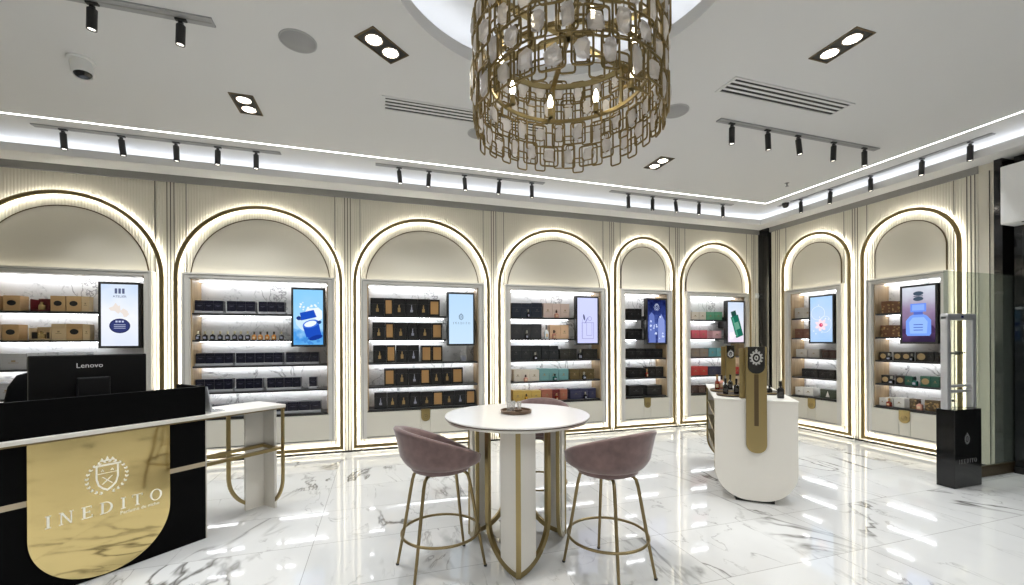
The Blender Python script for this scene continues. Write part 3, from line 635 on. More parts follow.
KIND = {'K': 'kraft box with oval emblem', 'k': 'plain kraft box', 'O': 'open dark red box with small bottle', 'o': 'open kraft box with small bottles', 'C': 'grey marble-print box', 'c': 'clear white box',
    'N': 'navy perfume box', 'n': 'single narrow navy box', 'G': 'bottle-printed black box', 'T': 'tan-fronted black box', 'Z': 'plain black box', 'D1': 'tall blue-black box', 'P1': 'tall blush box', 'D2': 'graphite box', 'P2': 'peach box',
    'D3': 'tall slate black box', 'D4': 'low olive black box', 'W1': 'ivory box', 'E1': 'sea teal box', 'V1': 'olive brown box', 'Y1': 'mustard gold box', 'R1': 'copper box', 'R2': 'maroon box', 'U1': 'dark indigo box', 'E2': 'green box', 'Q1': 'hot pink box', 'Q2': 'pale rose box',
    'M1': 'taupe box', 'E3': 'turquoise box', 'X1': 'red box', 'V2': 'dark brown box', 'C2': 'dove grey box', 'V3': 'russet box', 'C3': 'white box', 'L': 'wide dark green box with white mark', 'J': 'brown patterned box', 'J2': 'brown and gold box',
    'H': 'round-labelled black box', 'E4': 'forest green box', 'I': 'round-labelled green box', 'B': 'small black perfume bottle', 'A': 'small amber perfume bottle', 'bd': 'dark perfume bottle', 'bp': 'blush perfume bottle', 'bc': 'tall clear bottle', 'be': 'green perfume bottle', 'by': 'gold perfume bottle', 'br': 'red-brown perfume bottle', 'S': 'small clear acrylic stand'}
SHN = ['top', 'second', 'middle', 'fourth', 'bottom']
NICHE = {1: 'behind the monitor', 2: 'of the navy-box niche', 3: 'of the black-box niche', 4: 'of the teal-box niche', 5: 'of the narrow niche', 6: 'of the pink-box niche', 7: 'beside the flower screen niche', 8: 'of the blue-bottle screen niche'}
NICHE[7] = 'of the flower-screen niche'
BOT = {'bk': ((10, 10, 11), (14, 13, 13)), 'B': ((14, 14, 16), (190, 180, 150)), 'A': ((168, 106, 36), (30, 24, 18)), 'bd': ((16, 16, 18), (170, 165, 150)), 'bp': ((196, 140, 122), (60, 40, 36)), 'bc': ((214, 220, 224), (120, 120, 122)), 'be': ((18, 84, 76), (20, 40, 36)), 'by': ((176, 130, 40), (60, 44, 20)), 'br': ((120, 40, 26), (180, 140, 90))}
def bottle(root, w, h, k):
    g, cp = BOT[k]
    gm = mat('bottle glass '+k, lin(g), .08, coat=.3); cm = mat('bottle cap '+k, lin(cp), .3, .3)
    bh = h*.62; a = w*.46; d = min(a, .022)
    bm = B()
    rings = []
    for f, z in ((.86, 0), (1, .05), (1, .72), (.9, .86), (.55, .95), (.32, 1.0), (.30, 1.10)):
        rings.append([(x*f, y*f*(d/a) if f > .5 else y*f, z*bh) for x, y in rrect(a, a, a*.35, 3)])
    loft(bm, rings); obj('glass', bm, gm, root, smooth=.7)
    bm = B(); r = max(w*.22, .007); lathe(bm, [(r*.9, bh*1.08), (r, bh*1.1), (r, h*.97), (r*.85, h)], 12); obj('cap', bm, cm, root, smooth=.7)
    bm = B(); bx(bm, -a*.55, a*.55, -d-.0012, -d*.6, bh*.22, bh*.6); obj('front_label', bm, SILV if k in ('B', 'bd', 'be') else pm('dim label', (60, 58, 56)) if k == 'bk' else KRAFT2, root)
def carton(root, w, h, d, k, seed):
    m = CLR[k]; bm = B()
    if k in 'Oo' and len(k) == 1:                             # open presentation box: tray with a raised lid
        t = .006
        bx(bm, -w/2, w/2, 0, d, 0, t); bx(bm, -w/2, w/2, d-t, d, 0, h, bev=.001); bx(bm, -w/2, -w/2+t, 0, d, 0, h*.9); bx(bm, w/2-t, w/2, 0, d, 0, h*.9); bx(bm, -w/2, w/2, 0, t, 0, h*.12)
        obj('tray', bm, m, root)
        bm = B(); bx(bm, -w*.16, w*.16, .02, .05, t, h*.5, bev=.004, seg=2); bx(bm, -w*.07, w*.07, .025, .045, h*.5, h*.68, bev=.002); obj('bottle', bm, mat('bottle gold', (.55, .40, .18), .2, .7), root)
        if k == 'o':
            bm = B()
            for s in (-1, 1): bx(bm, s*w*.34-w*.1, s*w*.34+w*.1, .02, .05, t, h*.6, bev=.004)
            obj('bottle_pair', bm, CLR['H'], root)
        return
    bx(bm, -w/2+.0008, w/2-.0008, 0, d, 0, h*.68, bev=.0018); obj('carton', bm, m, root)
    bm = B(); bx(bm, -w/2, w/2, -.0008, d+.0008, h*.68+.0006, h, bev=.0018); obj('lid', bm, m, root)
    bm = B()
    if k == 'K': prism(bm, disc(0, h*.52, w*.27, 20, h*.17), -.003, .0); obj('oval_emblem', bm, CHAR, root)
    elif k == 'T': bx(bm, -w*.36, w*.36, -.003, 0, h*.12, h*.88); obj('front_panel', bm, TAN, root)
    elif k == 'G':
        s = seed % 3; q = .03
        bx(bm, -q*.6, q*.6, -.003, 0, h*.22, h*(.36+.05*s)); bx(bm, -q*.25, q*.25, -.003, 0, h*.36, h*(.5+.06*s)); bx(bm, -q*.12, q*.12, -.003, 0, h*.5, h*.64)
        obj('bottle_print', bm, GLD if s else SILV, root)
    elif k in 'Nn' and len(k) == 1: bx(bm, -w*.26, w*.26, -.0025, 0, h*.5, h*.53); bx(bm, -w*.12, w*.12, -.0025, 0, h*.44, h*.46); obj('name_print', bm, mat('dim silver print', (.12, .12, .17), .4), root)
    elif k in 'HI' and len(k) == 1: prism(bm, disc(0, h*.5, min(w, h)*.36, 20), -.003, 0); bx(bm, -w*.3, w*.3, -.0045, -.002, h*.47, h*.53); obj('round_label', bm, pm('tan label', (178, 150, 104)), root)
    elif k == 'L': prism(bm, [(-.03, h*.15), (.03, h*.15), (0, h*.8)], -.003, 0); obj('white_mark', bm, CLR['C3'], root)
    elif k in ('J', 'J2'):
        for q in range(9):
            R = random.Random(seed*31+q); x, z = R.uniform(-.4, .36)*w, R.uniform(.1, .85)*h; prism(bm, blob(x, z, .011, 7, .4, q), -.003, 0)
        obj('gold_print', bm, GLD, root)
    else:
        bx(bm, -w*.2, w*.2, -.0025, 0, h*.40, h*.43); bx(bm, -w*.08, w*.08, -.0025, 0, h*.48, h*.58)
        obj('name_print', bm, pm('dim print', (74, 72, 72), .4) if k in ('Z', 'D1', 'D2', 'D3', 'D4', 'U1', 'V2') else pm('gold line', (150, 128, 92), .4), root)
seedn = 0
for b, rows in ITEMS.items():
    wall, l, r = BAYS[b]; cx = (l+r)/2
    for sh, lst in rows.items():
        kinds = {}
        for t in lst: kinds.setdefault(t[3], []).append(t)
        for k, ts in kinds.items():
            ts.sort()
            for i, (x0, x1, h, k_) in enumerate(ts):
                x0, x1 = loc_u(b, x0), loc_u(b, x1)
                seedn += 1
                bot = k in BOT
                where = 'on the %s shelf %s' % (SHN[sh-1], NICHE[b])
                if len(ts) == 1: lab = '%s %s' % (KIND[k], where)
                elif len(ts) == 2: lab = '%s %s %s' % (('left', 'right')[i], KIND[k], where)
                else: lab = '%s %s from left %s' % ((ORD[i] if i else 'first'), KIND[k], where)
                x, y = cx+(x0+x1)/2, (.035 if bot else .055)
                z = PZ[sh-1]+.0205
                riser = b == 2 and sh != 2
                if riser: z += .03
                loc = (x, D+y+NY, z) if wall == 'back' else (XR+y+NY, -x, z)
                nm = 'perfume_bottle' if bot else 'acrylic_stand' if k == 'S' else 'perfume_box'
                root = thing(nm, lab, 'bottle' if bot else 'stand' if k == 'S' else 'box', loc, 0 if wall == 'back' else -PI/2, '%s %s' % ({'perfume_bottle': 'bottles', 'perfume_box': 'boxes', 'acrylic_stand': 'stands'}[nm], where))
                w = x1-x0
                if riser: h = h-.05
                if bot: bottle(root, w, h, k)
                elif k == 'S':
                    bm = B(); bx(bm, -w/2, w/2, 0, .06, 0, .006); bx(bm, -w/2, w/2, .054, .06, 0, h); obj('upright', bm, ACRYL, root)
                    bm = B(); bx(bm, -.03, .03, .02, .03, .006, h*.7); obj('sample_card', bm, SILV, root)
                else: carton(root, w, h, min(.13, max(.08, w)), k, seedn)
    if b == 2:                                              # clear risers under the navy boxes
        for sh, gs in {1: [(-.768, -.455), (-.422, -.095), (-.066, .25)], 3: [(-.763, -.348), (-.324, .222), (.25, .66)], 4: [(-.768, -.352), (-.325, -.015), (.028, .437), (.528, .632)], 5: [(-.75, -.236), (.127, .68)]}.items():
            for i, (a, c) in enumerate(gs):
                a, c = loc_u(b, a), loc_u(b, c); bm = B(); bx(bm, a, c, .04, .20, 0, .03, bev=.003)
                o = obj('riser', bm, ACRYL); o.location = (cx, D+NY, PZ[sh-1]+.0202)
                tag(o, '%s acrylic riser from left on the %s shelf of the navy-box niche' % (ORD[i], SHN[sh-1]), 'riser', 'acrylic risers under the navy boxes')

# ------------------------------------------------------------------ ceiling fittings
def spot(x, y, label, group, tilt=(0, 0), L=.17):
    t = thing('track_spotlight', label, 'spotlight', (x, y, H-.012), 0, group)
    bm = B(); bx(bm, -.035, .035, -.014, .014, -.014, 0, bev=.003); bx(bm, -.012, .012, -.012, .012, -.045, -.02); obj('adapter', bm, BLACK, t)
    R = Matrix.Translation((0, 0, -.04)) @ Matrix.Rotation(tilt[0], 4, 'X') @ Matrix.Rotation(tilt[1], 4, 'Y')
    bm = B(); lathe(bm, [(.02, 0), (.028, -.006), (.028, -L), (.0275, -L-.002), (.023, -L-.002), (.022, -L+.012), (.001, -L+.012)], 18, M=R); bd = obj('barrel', bm, BLACK, t, smooth=.6)
    bm = B(); lathe(bm, [(.021, -L+.010), (.021, -L+.004), (.001, -L+.004)], 14, M=R); obj('lens', bm, SPOTL, bd)
    return t
def rail(x0, x1, y0, y1, label):
    bm = B(); bx(bm, x0, x1, y0, y1, H-.012, H+.002, bev=.002)
    if x1-x0 > y1-y0: bx(bm, x0+.01, x1-.01, (y0+y1)/2-.006, (y0+y1)/2+.006, H-.0135, H-.005, mi=1)
    else: bx(bm, (x0+x1)/2-.006, (x0+x1)/2+.006, y0+.01, y1-.01, H-.0135, H-.005, mi=1)
    return tag(obj('lighting_track', bm, [GREYP, GREYT]), label, 'lighting track', 'grey lighting tracks on the ceiling')
rail(-3.39, -1.11, 5.575, 5.645, 'grey ceiling track above the desk and the navy-box niche')
rail(-.04, 2.24, 5.575, 5.645, 'grey ceiling track above the black-and-tan-box niche, behind the chandelier')
rail(3.30, 5.59, 5.575, 5.645, 'grey ceiling track above the narrow niche near the corner')
rail(6.365, 6.435, 2.84, 5.45, 'grey ceiling track running along the right wall')
rail(3.30, 5.61, 3.45, 3.52, 'grey ceiling track in the middle of ceiling beside the long vent')
rail(-3.2, -1.10, 3.41, 3.50, 'grey ceiling track at the top left corner, above the white camera')
for xs, y, nm in (([-3.142, -2.648, -2.153, -1.752, -1.367], 5.61, 'track above the desk'), ([.247, .626, 1.095, 1.582, 2.054], 5.61, 'track behind the chandelier'), ([3.612, 4.045, 4.466, 4.92, 5.391], 5.61, 'track above the narrow niche'), ([3.472, 3.947, 4.376, 4.911, 5.401], 3.485, 'track beside the long ceiling vent')):
    for i, x in enumerate(xs):
        spot(x, y, 'black cylinder spotlight, %s from the left on the %s' % (ORD[i], nm), 'spotlights on the '+nm, (random.uniform(-.08, .12), random.uniform(-.10, .10)))
for i, y in enumerate([5.057, 4.594, 4.054, 3.48, 3.032]):
    spot(6.40, y, 'black cylinder spotlight, %s from the corner on the right wall track' % ORD[i], 'spotlights on the right wall track', (random.uniform(-.05, .05), random.uniform(-.05, .1)))
for i, x in enumerate([-2.42, -1.79, -1.30]):
    spot(x, 3.47, 'black cylinder spotlight, %s from the left on the top left track' % ORD[i], 'spotlights on the top left track', (.05, .05), .135)
def downlight(x, y, along, label, lx=.20, ly=.36, rz=0):
    t = thing('twin_downlight', label, 'downlight', (x, y, H), rz, 'recessed twin downlights')
    bm = B(); ring(bm, rect(-lx/2, lx/2, -ly/2, ly/2), rect(-lx/2+.012, lx/2-.012, -ly/2+.012, ly/2-.012), -.004, .006, M=Matrix.Rotation(-PI/2, 4, 'X')); obj('rim', bm, BRONZE, t)
    bm = B(); bx(bm, -lx/2+.011, lx/2-.011, -ly/2+.011, ly/2-.011, -.0025, .004); obj('black_plate', bm, BLACK, t)
    for s in (-1, 1):
        bm = B(); lathe(bm, [(.066, -.002), (.066, -.008), (.058, -.010), (.056, -.004)], 24, (0, s*.083, 0), cap=False); lp = obj('lamp', bm, mat('lamp ring', (.5, .42, .34), .3, .8), t)
        bm = B(); lathe(bm, [(.055, -.004), (.04, -.012), (.001, -.014)], 24, (0, s*.083, 0)); obj('bulb_face', bm, LAMP, lp)
    return t
downlight(.03, 3.36, 'y', 'bright twin downlight left of the chandelier', rz=-.83)
downlight(-1.19, 4.56, 'y', 'twin downlight between the white camera and the white light line')
downlight(3.376, 2.34, 'y', 'large bright twin downlight right of the chandelier, above the long vent')
downlight(3.38, 4.56, 'y', 'small twin downlight below right of the chandelier')
def speaker(x, y, label, r=.13):
    t = thing('ceiling_speaker', label, 'speaker', (x, y, H), 0, 'round ceiling speakers')
    bm = B(); lathe(bm, [(r, .001), (r, -.006), (r-.008, -.009), (r-.01, -.006)], 40, cap=False); obj('rim', bm, mat('light grey rim', (.42, .42, .42), .6), t)
    bm = B(); lathe(bm, [(r-.008, -.002), (r-.01, -.007), (.001, -.008)], 40); obj('grille', bm, GREYP, t)
speaker(-.571, 3.49, 'round grey ceiling speaker left of the twin downlight')
speaker(2.77, 3.48, 'round grey ceiling speaker just right of the chandelier')
speaker(1.03, 4.47, 'round grey ceiling speaker seen past the left edge of chandelier', .12)
def vent(x0, x1, y0, y1, label):
    t = thing('air_vent', label, 'air vent', ((x0+x1)/2, (y0+y1)/2, H), 0, 'slotted ceiling air vents')
    w, d = (x1-x0)/2, (y1-y0)/2; MR = Matrix.Rotation(-PI/2, 4, 'X')
    bm = B(); ring(bm, rect(-w, w, -d, d), rect(-w+.03, w-.03, -d+.022, d-.022), -.003, .008, M=MR); obj('frame', bm, CEIL, t)
    bm = B(); bx(bm, -w+.025, w-.025, -d+.018, d-.018, -.0015, .004); obj('dark_duct', bm, BLACK, t)
    p = (2*d-.044)/7
    for k in range(3):
        y = -d+.022+p*(1+2*k); bm = B(); bx(bm, -w+.028, w-.028, y+.002, y+p-.002, -.005, .002); bm.verts.ensure_lookup_table(); obj('slat', bm, WHITE, t)
# blades are joined by the dark slots between them
vent(.03, 1.70, 4.03, 4.27, 'slotted ceiling vent partly hidden behind the chandelier')
vent(2.90, 4.33, 2.87, 3.10, 'long slotted ceiling vent right of the chandelier')
t = thing('security_camera', 'white ceiling security camera with dark lens at upper left', 'camera', (-2.25, 4.22, H))
bm = B(); lathe(bm, [(.085, .001), (.085, -.010), (.078, -.014), (.001, -.014)], 28); obj('mount_plate', bm, WHITE, t, smooth=.6)
MR = Matrix.Translation((0, 0, -.02)) @ Matrix.Rotation(-.12, 4, 'X') @ Matrix.Rotation(-.18, 4, 'Y')
bm = B(); lathe(bm, [(.062, .012), (.068, -.01), (.066, -.10), (.060, -.108), (.056, -.10)], 28, M=MR, cap=False); obj('body', bm, WHITE, t, smooth=.6)
bm = B(); lathe(bm, [(.057, -.098), (.05, -.108), (.001, -.112)], 24, M=MR); obj('lens', bm, BLACKG, t, smooth=.6)
t = thing('dome_camera', 'small black dome camera on ceiling near the right corner', 'camera', (6.30, 5.24, H))
bm = B(); lathe(bm, [(.06, .001), (.06, -.014), (.052, -.022), (.001, -.022)], 24); obj('mount_plate', bm, WHITE, t, smooth=.6)
bm = B(); lathe(bm, [(.05, -.02), (.052, -.045), (.046, -.075), (.028, -.095), (.001, -.10)], 24); obj('dome', bm, BLACKG, t, smooth=.8)
t = thing('ceiling_sprinkler', 'tiny sprinkler head on ceiling near the right corner', 'sprinkler', (5.571, 4.608, H))
bm = B(); lathe(bm, [(.03, .001), (.03, -.004), (.012, -.008), (.010, -.03), (.006, -.04)], 16); obj('stem', bm, GREYT, t)
bm = B(); lathe(bm, [(.022, -.045), (.022, -.048), (.001, -.05)], 12); bx(bm, -.003, .003, -.003, .003, -.046, -.035); obj('deflector', bm, GREYT, t)
t = thing('wall_sensor', 'small white sensor on the edge of the back wall by black corner', 'sensor', (6.70, D-.011, 2.33))
bm = B(); bx(bm, -.035, .035, -.02, 0, -.045, .045, bev=.006, seg=2); obj('housing', bm, WHITE, t)
bm = B(); lathe(bm, [(.022, 0), (.02, .02), (.001, .028)], 16, M=Matrix.Translation((0, -.02, -.005)) @ Matrix.Rotation(PI/2, 4, 'X')); obj('eye', bm, mat('milky eye', (.7, .7, .7), .3), t, smooth=.8)
t = thing('air_curtain', 'white boxed air curtain above the dark entrance at right edge', 'air curtain', (0, 0, 0))
bm = B(); bx(bm, 6.54, 6.785, -.6, 2.855, 2.76, 3.40, bev=.012, seg=2); obj('casing', bm, WHITE, t)
bm = B(); ring(bm, rect(.1, 2.35, 2.9, 3.28), rect(.11, 2.34, 2.91, 3.27), -.001, .004, M=Matrix.Translation((6.54, 0, 0)) @ Matrix.Rotation(PI/2, 4, 'Z')); obj('access_panel', bm, mat('pale grey line', (.5, .5, .5), .6), t)
bm = B()
for k in range(4): bx(bm, 6.56+k*.055, 6.585+k*.055, -.5, 2.7, 2.754, 2.762)
obj('outlet_slots', bm, BLACK, t)

# ------------------------------------------------------------------ chandelier
CHX, CHY = 1.068, 2.29; ZB, ZTOP, RC = 2.785, 3.375, .556
ch = thing('chandelier', 'large drum chandelier of interlocking gold frames with rock crystal pieces', 'chandelier', (CHX, CHY, 0))
bm = B(); lathe(bm, [(.10, H+.30), (.10, H+.27), (.03, H+.255), (.012, H+.24)], 24); lathe(bm, [(.012, H+.26), (.012, 3.30)], 12); obj('ceiling_rod', bm, GOLD2, ch, smooth=.6)
for z, r_, hh in ((3.30, .53, .035), (3.03, .47, .022)):
    bm = B(); n = 64
    lathe(bm, [(r_, z), (r_, z+hh), (r_-.012, z+hh), (r_-.012, z), (r_, z)], n, cap=False); obj('support_ring', bm, GOLD2, ch, smooth=.6)
for k in range(6):
    a = 2*PI*k/6+.3; bm = B()
    bx(bm, 0, .53, -.016, .016, 3.285, 3.305, M=Matrix.Rotation(a, 4, 'Z')); bx(bm, .46, .475, -.010, .010, 3.03, 3.30, M=Matrix.Rotation(a, 4, 'Z')); arm = obj('arm', bm, GOLD2, ch)
for k in range(8):
    a = 2*PI*k/8+.65; x, y = .40*math.cos(a), .40*math.sin(a)
    bm = B(); lathe(bm, [(.018, 3.03), (.018, 3.09), (.011, 3.095)], 12, (x, y, 0)); bx(bm, .38, .465, -.008, .008, 3.03, 3.045, M=Matrix.Rotation(a, 4, 'Z')); lh = obj('lamp_holder', bm, GOLD2, ch)
    bm = B(); lathe(bm, [(.010, 3.09), (.017, 3.115), (.019, 3.135), (.012, 3.165), (.003, 3.185)], 12, (x, y, 0)); obj('candle_bulb', bm, BULB, lh, smooth=.9)
def rr_tube(bm, w, h, r, rad, M): tube(bm, [M @ Vector((x, 0, z)) for x, z in rrect(w, h, r, 2)], rad, 6, True)
NC = 25
AGOLD = mat('antique gold', (.25, .185, .085), .36, 1)
def chunk(bm, w, h, t, seed, M):
    R = random.Random(seed); n = R.choice((6, 7, 8)); rings = []
    base = [(w*(1+R.uniform(-.30, .22))*math.copysign(abs(math.cos(2*PI*k/n+.3))**.7, math.cos(2*PI*k/n+.3)), h*(1+R.uniform(-.28, .2))*math.copysign(abs(math.sin(2*PI*k/n+.3))**.7, math.sin(2*PI*k/n+.3))) for k in range(n)]
    for f, y in ((.55, -t), (.95, -t*.55), (1, 0), (.9, t*.6), (.5, t)):
        rings.append([M @ Vector((x*f*(1+R.uniform(-.08, .08)), y*(1+R.uniform(-.25, .25)), z*f*(1+R.uniform(-.08, .08)))) for x, z in base])
    loft(bm, rings)
    for f in bm.faces: f.smooth = False
for row in range(4):
    for k in range(NC):
        R = random.Random(row*100+k)
        a = 2*PI*(k+.5*(row % 2))/NC
        zc = ZTOP-.085-row*.147+R.uniform(-.022, .022)
        rad = RC+R.uniform(-.012, .008)
        M = Matrix.Rotation(a+PI/2, 4, 'Z') @ Matrix.Translation((0, -rad, zc)) @ Matrix.Rotation(R.uniform(-.10, .10), 4, 'Z')
        w, h = R.choice(((.060, .086), (.050, .076), (.064, .070), (.044, .086)))
        bm = B(); rr_tube(bm, w, h, .016, .0062, M)
        rr_tube(bm, w*.62, h*.72,   .012, .0046, M @ Matrix.Translation((R.uniform(-.012, .012), .012, R.uniform(-.015, .015))))
        s = R.choice((-1, 1)); tube(bm, [M @ Vector(p) for p in ((0, 0, s*h), (0, .004, s*h*.45))], .003, 6)
        fr = obj('crystal_frame', bm, AGOLD, ch)
        bm = B(); chunk(bm, w*.72, h*.74, .017, row*77+k, M @ Matrix.Translation((0, .006, 0))); obj('crystal', bm, CRYSTAL, fr)
for row in range(4):
    for k in range(NC):
        R = random.Random(5000+row*100+k)
        a = 2*PI*(k+.5+.5*(row % 2))/NC
        zc = ZTOP-.085-row*.147-.05+R.uniform(-.03, .03)-(.03 if row == 3 and k % 2 else 0)
        M = Matrix.Rotation(a+PI/2, 4, 'Z') @ Matrix.Translation((0, -RC+.014+R.uniform(-.006, .006), zc))
        bm = B(); rr_tube(bm, .036, R.choice((.05, .062)), .012, .0054, M)
        if R.random() < .6: tube(bm, [M @ Vector(p) for p in ((-.05, 0, .02), (.05, 0, .02))], .003, 6)
        obj('link_frame', bm, AGOLD, ch)

# ------------------------------------------------------------------ folded U module shared by table base and desk
def hoop_arm(bm, M, L, h, wd=.034, th=.026):
    o = [(L, h)]+arc(0, L, L, 0, -PI/2, 16); i = [(L-wd, h)]+arc(0, L, L-wd, 0, -PI/2, 16)
    ring(bm, o, i, -th/2, th/2, M=M, closed=False)
def arm_board(bm, M, L, h, bw, th=.018):
    pts = [(.0, h), (bw, h)]
    rr = L-.02
    for k in range(9):
        x = bw*(1-k/8); pts.append((x, L-math.sqrt(max(0, rr*rr-x*x))))
    prism(bm, pts, -th/2, th/2, M=M)
def armM(base, ang): return base @ Matrix.Rotation(ang, 4, 'Z')

# ------------------------------------------------------------------ round high table
TX, TY, TZ = .9575, 2.9485, .972
t = thing('high_table', 'round ivory high table on curved gold-edged panel legs', 'table', (TX, TY, 0), math.radians(252.66))
bm = B(); lathe(bm, [(.516, TZ-.013), (.523, TZ-.011), (.525, TZ-.006), (.522, TZ), (.001, TZ)], 72); obj('table_top', bm, TABLE, t, smooth=.5)
bm = B(); lathe(bm, [(.505, TZ-.020), (.518, TZ-.018), (.518, TZ-.0135), (.001, TZ-.0135)], 72); obj('edge_band', bm, BRONZE, t, smooth=.5)
bm = B(); lathe(bm, [(.49, TZ-.040), (.506, TZ-.036), (.510, TZ-.0205), (.001, TZ-.0205)], 72); obj('underside_disc', bm, PANELW, t, smooth=.5)
for k in range(3):
    Mk = Matrix.Rotation(2*PI*k/3, 4, 'Z') @ Matrix.Translation((.42, 0, .002))
    h = TZ-.038
    bm = B()
    for s in (-1, 1): hoop_arm(bm, armM(Mk, PI+s*PI/4), .305, h)
    prism(bm, [(-.012, 0), (.012, 0), (.012, h), (-.012, h)], -.016, .016, M=Mk)
    lg = obj('leg_frame', bm, GOLD2, t)
    for s in (-1, 1):
        bm = B(); arm_board(bm, armM(Mk, PI+s*PI/4), .305, h, .155); obj('leg_panel', bm, PANELW, lg)
t = thing('serving_tray', 'small round dark wooden tray near the centre of high table', 'tray', (.962, 2.99, TZ))
bm = B(); lathe(bm, [(.10, .001), (.113, .004), (.116, .024), (.108, .026), (.104, .009), (.001, .008)], 40); obj('tray_body', bm, mat('dark wood', (.10, .06, .035), .4), t, smooth=.5)
for i, (dx, dy) in enumerate(((-.048, .02), (-.006, .045), (.030, .015))):
    g = thing('shot_glass', '%s little clear glass standing on the round wooden tray' % ('leftmost', 'middle', 'rightmost')[i], 'glass', (.962+dx, 2.99+dy, TZ+.0085), 0, 'little glasses on the tray')
    bm = B(); lathe(bm, [(.010, 0), (.015, .004), (.018, .075), (.0165, .075), (.0135, .008), (.001, .007)], 18); obj('glass_body', bm, TUMBLER, g, smooth=.7)
    bm = B(); lathe(bm, [(.0120, .0085), (.0128, .028), (.001, .028)], 14); obj('amber_contents', bm, mat('amber', (.16, .08, .03), .2), g)
t = thing('tester_bowl', 'small dark bowl of testers on the round wooden tray', 'bowl', (.967, 2.95, TZ+.0085))
bm = B(); lathe(bm, [(.016, 0), (.03, .012), (.033, .022), (.030, .022), (.022, .010), (.001, .006)], 24); obj('bowl_body', bm, mat('dark wood', (.1, .06, .035)), t, smooth=.7)

# ------------------------------------------------------------------ velvet bar stools (front faces local +x)
def stool(label, loc, rz):
    t = thing('bar_stool', label, 'bar stool', loc, rz, 'mauve velvet bar stools around the high table')
    n = 48; rings = []
    def ztop(a):                                             # tilted rim: high behind, low in front
        c = (1-math.cos(a))/2
        return .722+.228*c**.80
    def prof(a, f, inner):
        c = (1-math.cos(a))/2; zt = ztop(a); zb = .682+.004*(1-c)
        z = zb+(zt-zb)*f; bulge = math.sin(min(1, f*1.05)*PI*.62)
        R0 = .192+.066*min(1, f/.28)**.5+.010*bulge+.042*c*f*f
        if inner: R0 -= .048
        return R0, z
    def pt(a, R0, z): return (R0*1.0*math.cos(a)-.0, R0*1.04*math.sin(a), z)
    A = [2*PI*k/n for k in range(n)]
    for f in (0, .03, .09, .18, .3, .5, .7, .88, .97): rings.append([pt(a, *prof(a, f, False)) for a in A])
    rings.append([pt(a, prof(a, 1, False)[0]-.012, ztop(a)+.004) for a in A])
    rings.append([pt(a, prof(a, 1, False)[0]-.034, ztop(a)+.001) for a in A])
    for f in (.93, .7, .4): rings.append([pt(a, *prof(a, f, True)) for a in A])
    rings.append([pt(a, .14, .700) for a in A])
    bm = B(); loft(bm, rings, caps=(True, True)); obj('shell', bm, VELVET, t, smooth=1.2)
    bm = B(); rg = []
    for r_, z in ((.15, .700), (.195, .704), (.212, .714), (.207, .728), (.17, .737), (.08, .741), (.01, .741)): rg.append([(r_*math.cos(a)+.01, r_*1.04*math.sin(a), z) for a in A])
    loft(bm, rg); obj('seat_cushion', bm, VELVETD, t, smooth=1.2)
    bm = B(); rg = []
    for r_, z in ((.10, .646), (.165, .649), (.192, .660), (.197, .684)): rg.append([(r_*math.cos(a), r_*1.04*math.sin(a), z) for a in A])
    loft(bm, rg); obj('seat_base', bm, VELVET, t, smooth=1.2)
    bm = B(); bx(bm, -.11, .11, -.11, .11, .636, .648, bev=.004); obj('mount_plate', bm, GOLD, t)
    h = math.radians(34)
    for a in (h, -h, PI-h, PI+h):
        c, s = math.cos(a), math.sin(a); bm = B()
        P = [(.06, .640), (.13, .639), (.160, .634), (.180, .616), (.192, .575), (.206, .50), (.251, .24), (.296, .004)]
        tube(bm, [(r_*c, r_*s, z) for r_, z in P], [.011]*5+[.011, .0105, .009], 12)
        lg = obj('leg', bm, GOLD, t, smooth=1)
        bm = B(); lathe(bm, [(.010, 0), (.0115, .002), (.0115, .012)], 12, (.297*c, .297*s, 0)); obj('foot_cap', bm, BLACK, lg)
    bm = B(); tube(bm, [(.258*math.cos(2*PI*k/48), .258*math.sin(2*PI*k/48), .24) for k in range(48)], .009, 10, True); obj('foot_ring', bm, GOLD, t, smooth=1)
    return t
stool('mauve velvet bar stool on the left side of the round table', (.388, 2.858, 0), math.radians(14.7))
stool('mauve velvet bar stool in front right of the round table', (1.4175, 2.459, 0), math.radians(106.7))
stool('mauve velvet bar stool mostly hidden behind the round table', (1.365, 3.60, 0), math.radians(236.6))

# ------------------------------------------------------------------ reception desk (local x along the front to the right, local y away from the customer)
DA = math.atan2(.684, .730)
dk = thing('reception_desk', 'black reception desk with gold crest plaque and white side counter', 'desk', (-.879, 4.165, 0), DA)
bm = B(); bx(bm, -4.0, .10, 0, .42, .922, .950, bev=.003); obj('counter_slab', bm, PANELW, dk)
bm = B(); bx(bm, -4.0, .098, .003, .417, .912, .9215); obj('slab_edge', bm, GOLD, dk)
bm = B(); bx(bm, -4.0, -.535, .02, .10, 0, .911); bx(bm, -.60, -.535, .10, .70, 0, .911); obj('body', bm, BODY, dk)
bm = B(); bx(bm, -4.0, -.61, .101, .70, .70, .735, bev=.002); obj('work_surface', bm, BODY, dk)
bm = B(); bx(bm, -4.0, -.536, .0185, .05, .556, .590); obj('inlay_strip', bm, mat('champagne strip', (.50, .42, .30), .35, .5), dk)
bm = B(); bx(bm, -4.0, -.532, .022, .06, .951, 1.168, bev=.002); bx(bm, -.56, -.532, .062, .42, .951, 1.168); obj('upstand', bm, BODY, dk)
bm = B(); bx(bm, -.5345, -.526, .02, .70, 0, .91); obj('end_trim', bm, mat('pale edge', (.45, .42, .37), .5), dk)
bm = B(); prism(bm, ushape(.345, .918, .012), .004, .019, M=Matrix.Translation((-1.115, 0, 0))); pq = obj('plaque', bm, GOLDM, dk, smooth=.5)
bm = B(); crest(bm, -1.11, .64, .20, .0, .0045); obj('logo', bm, mat('bright cut gold', (.98, .95, .82), .5, 0), pq)
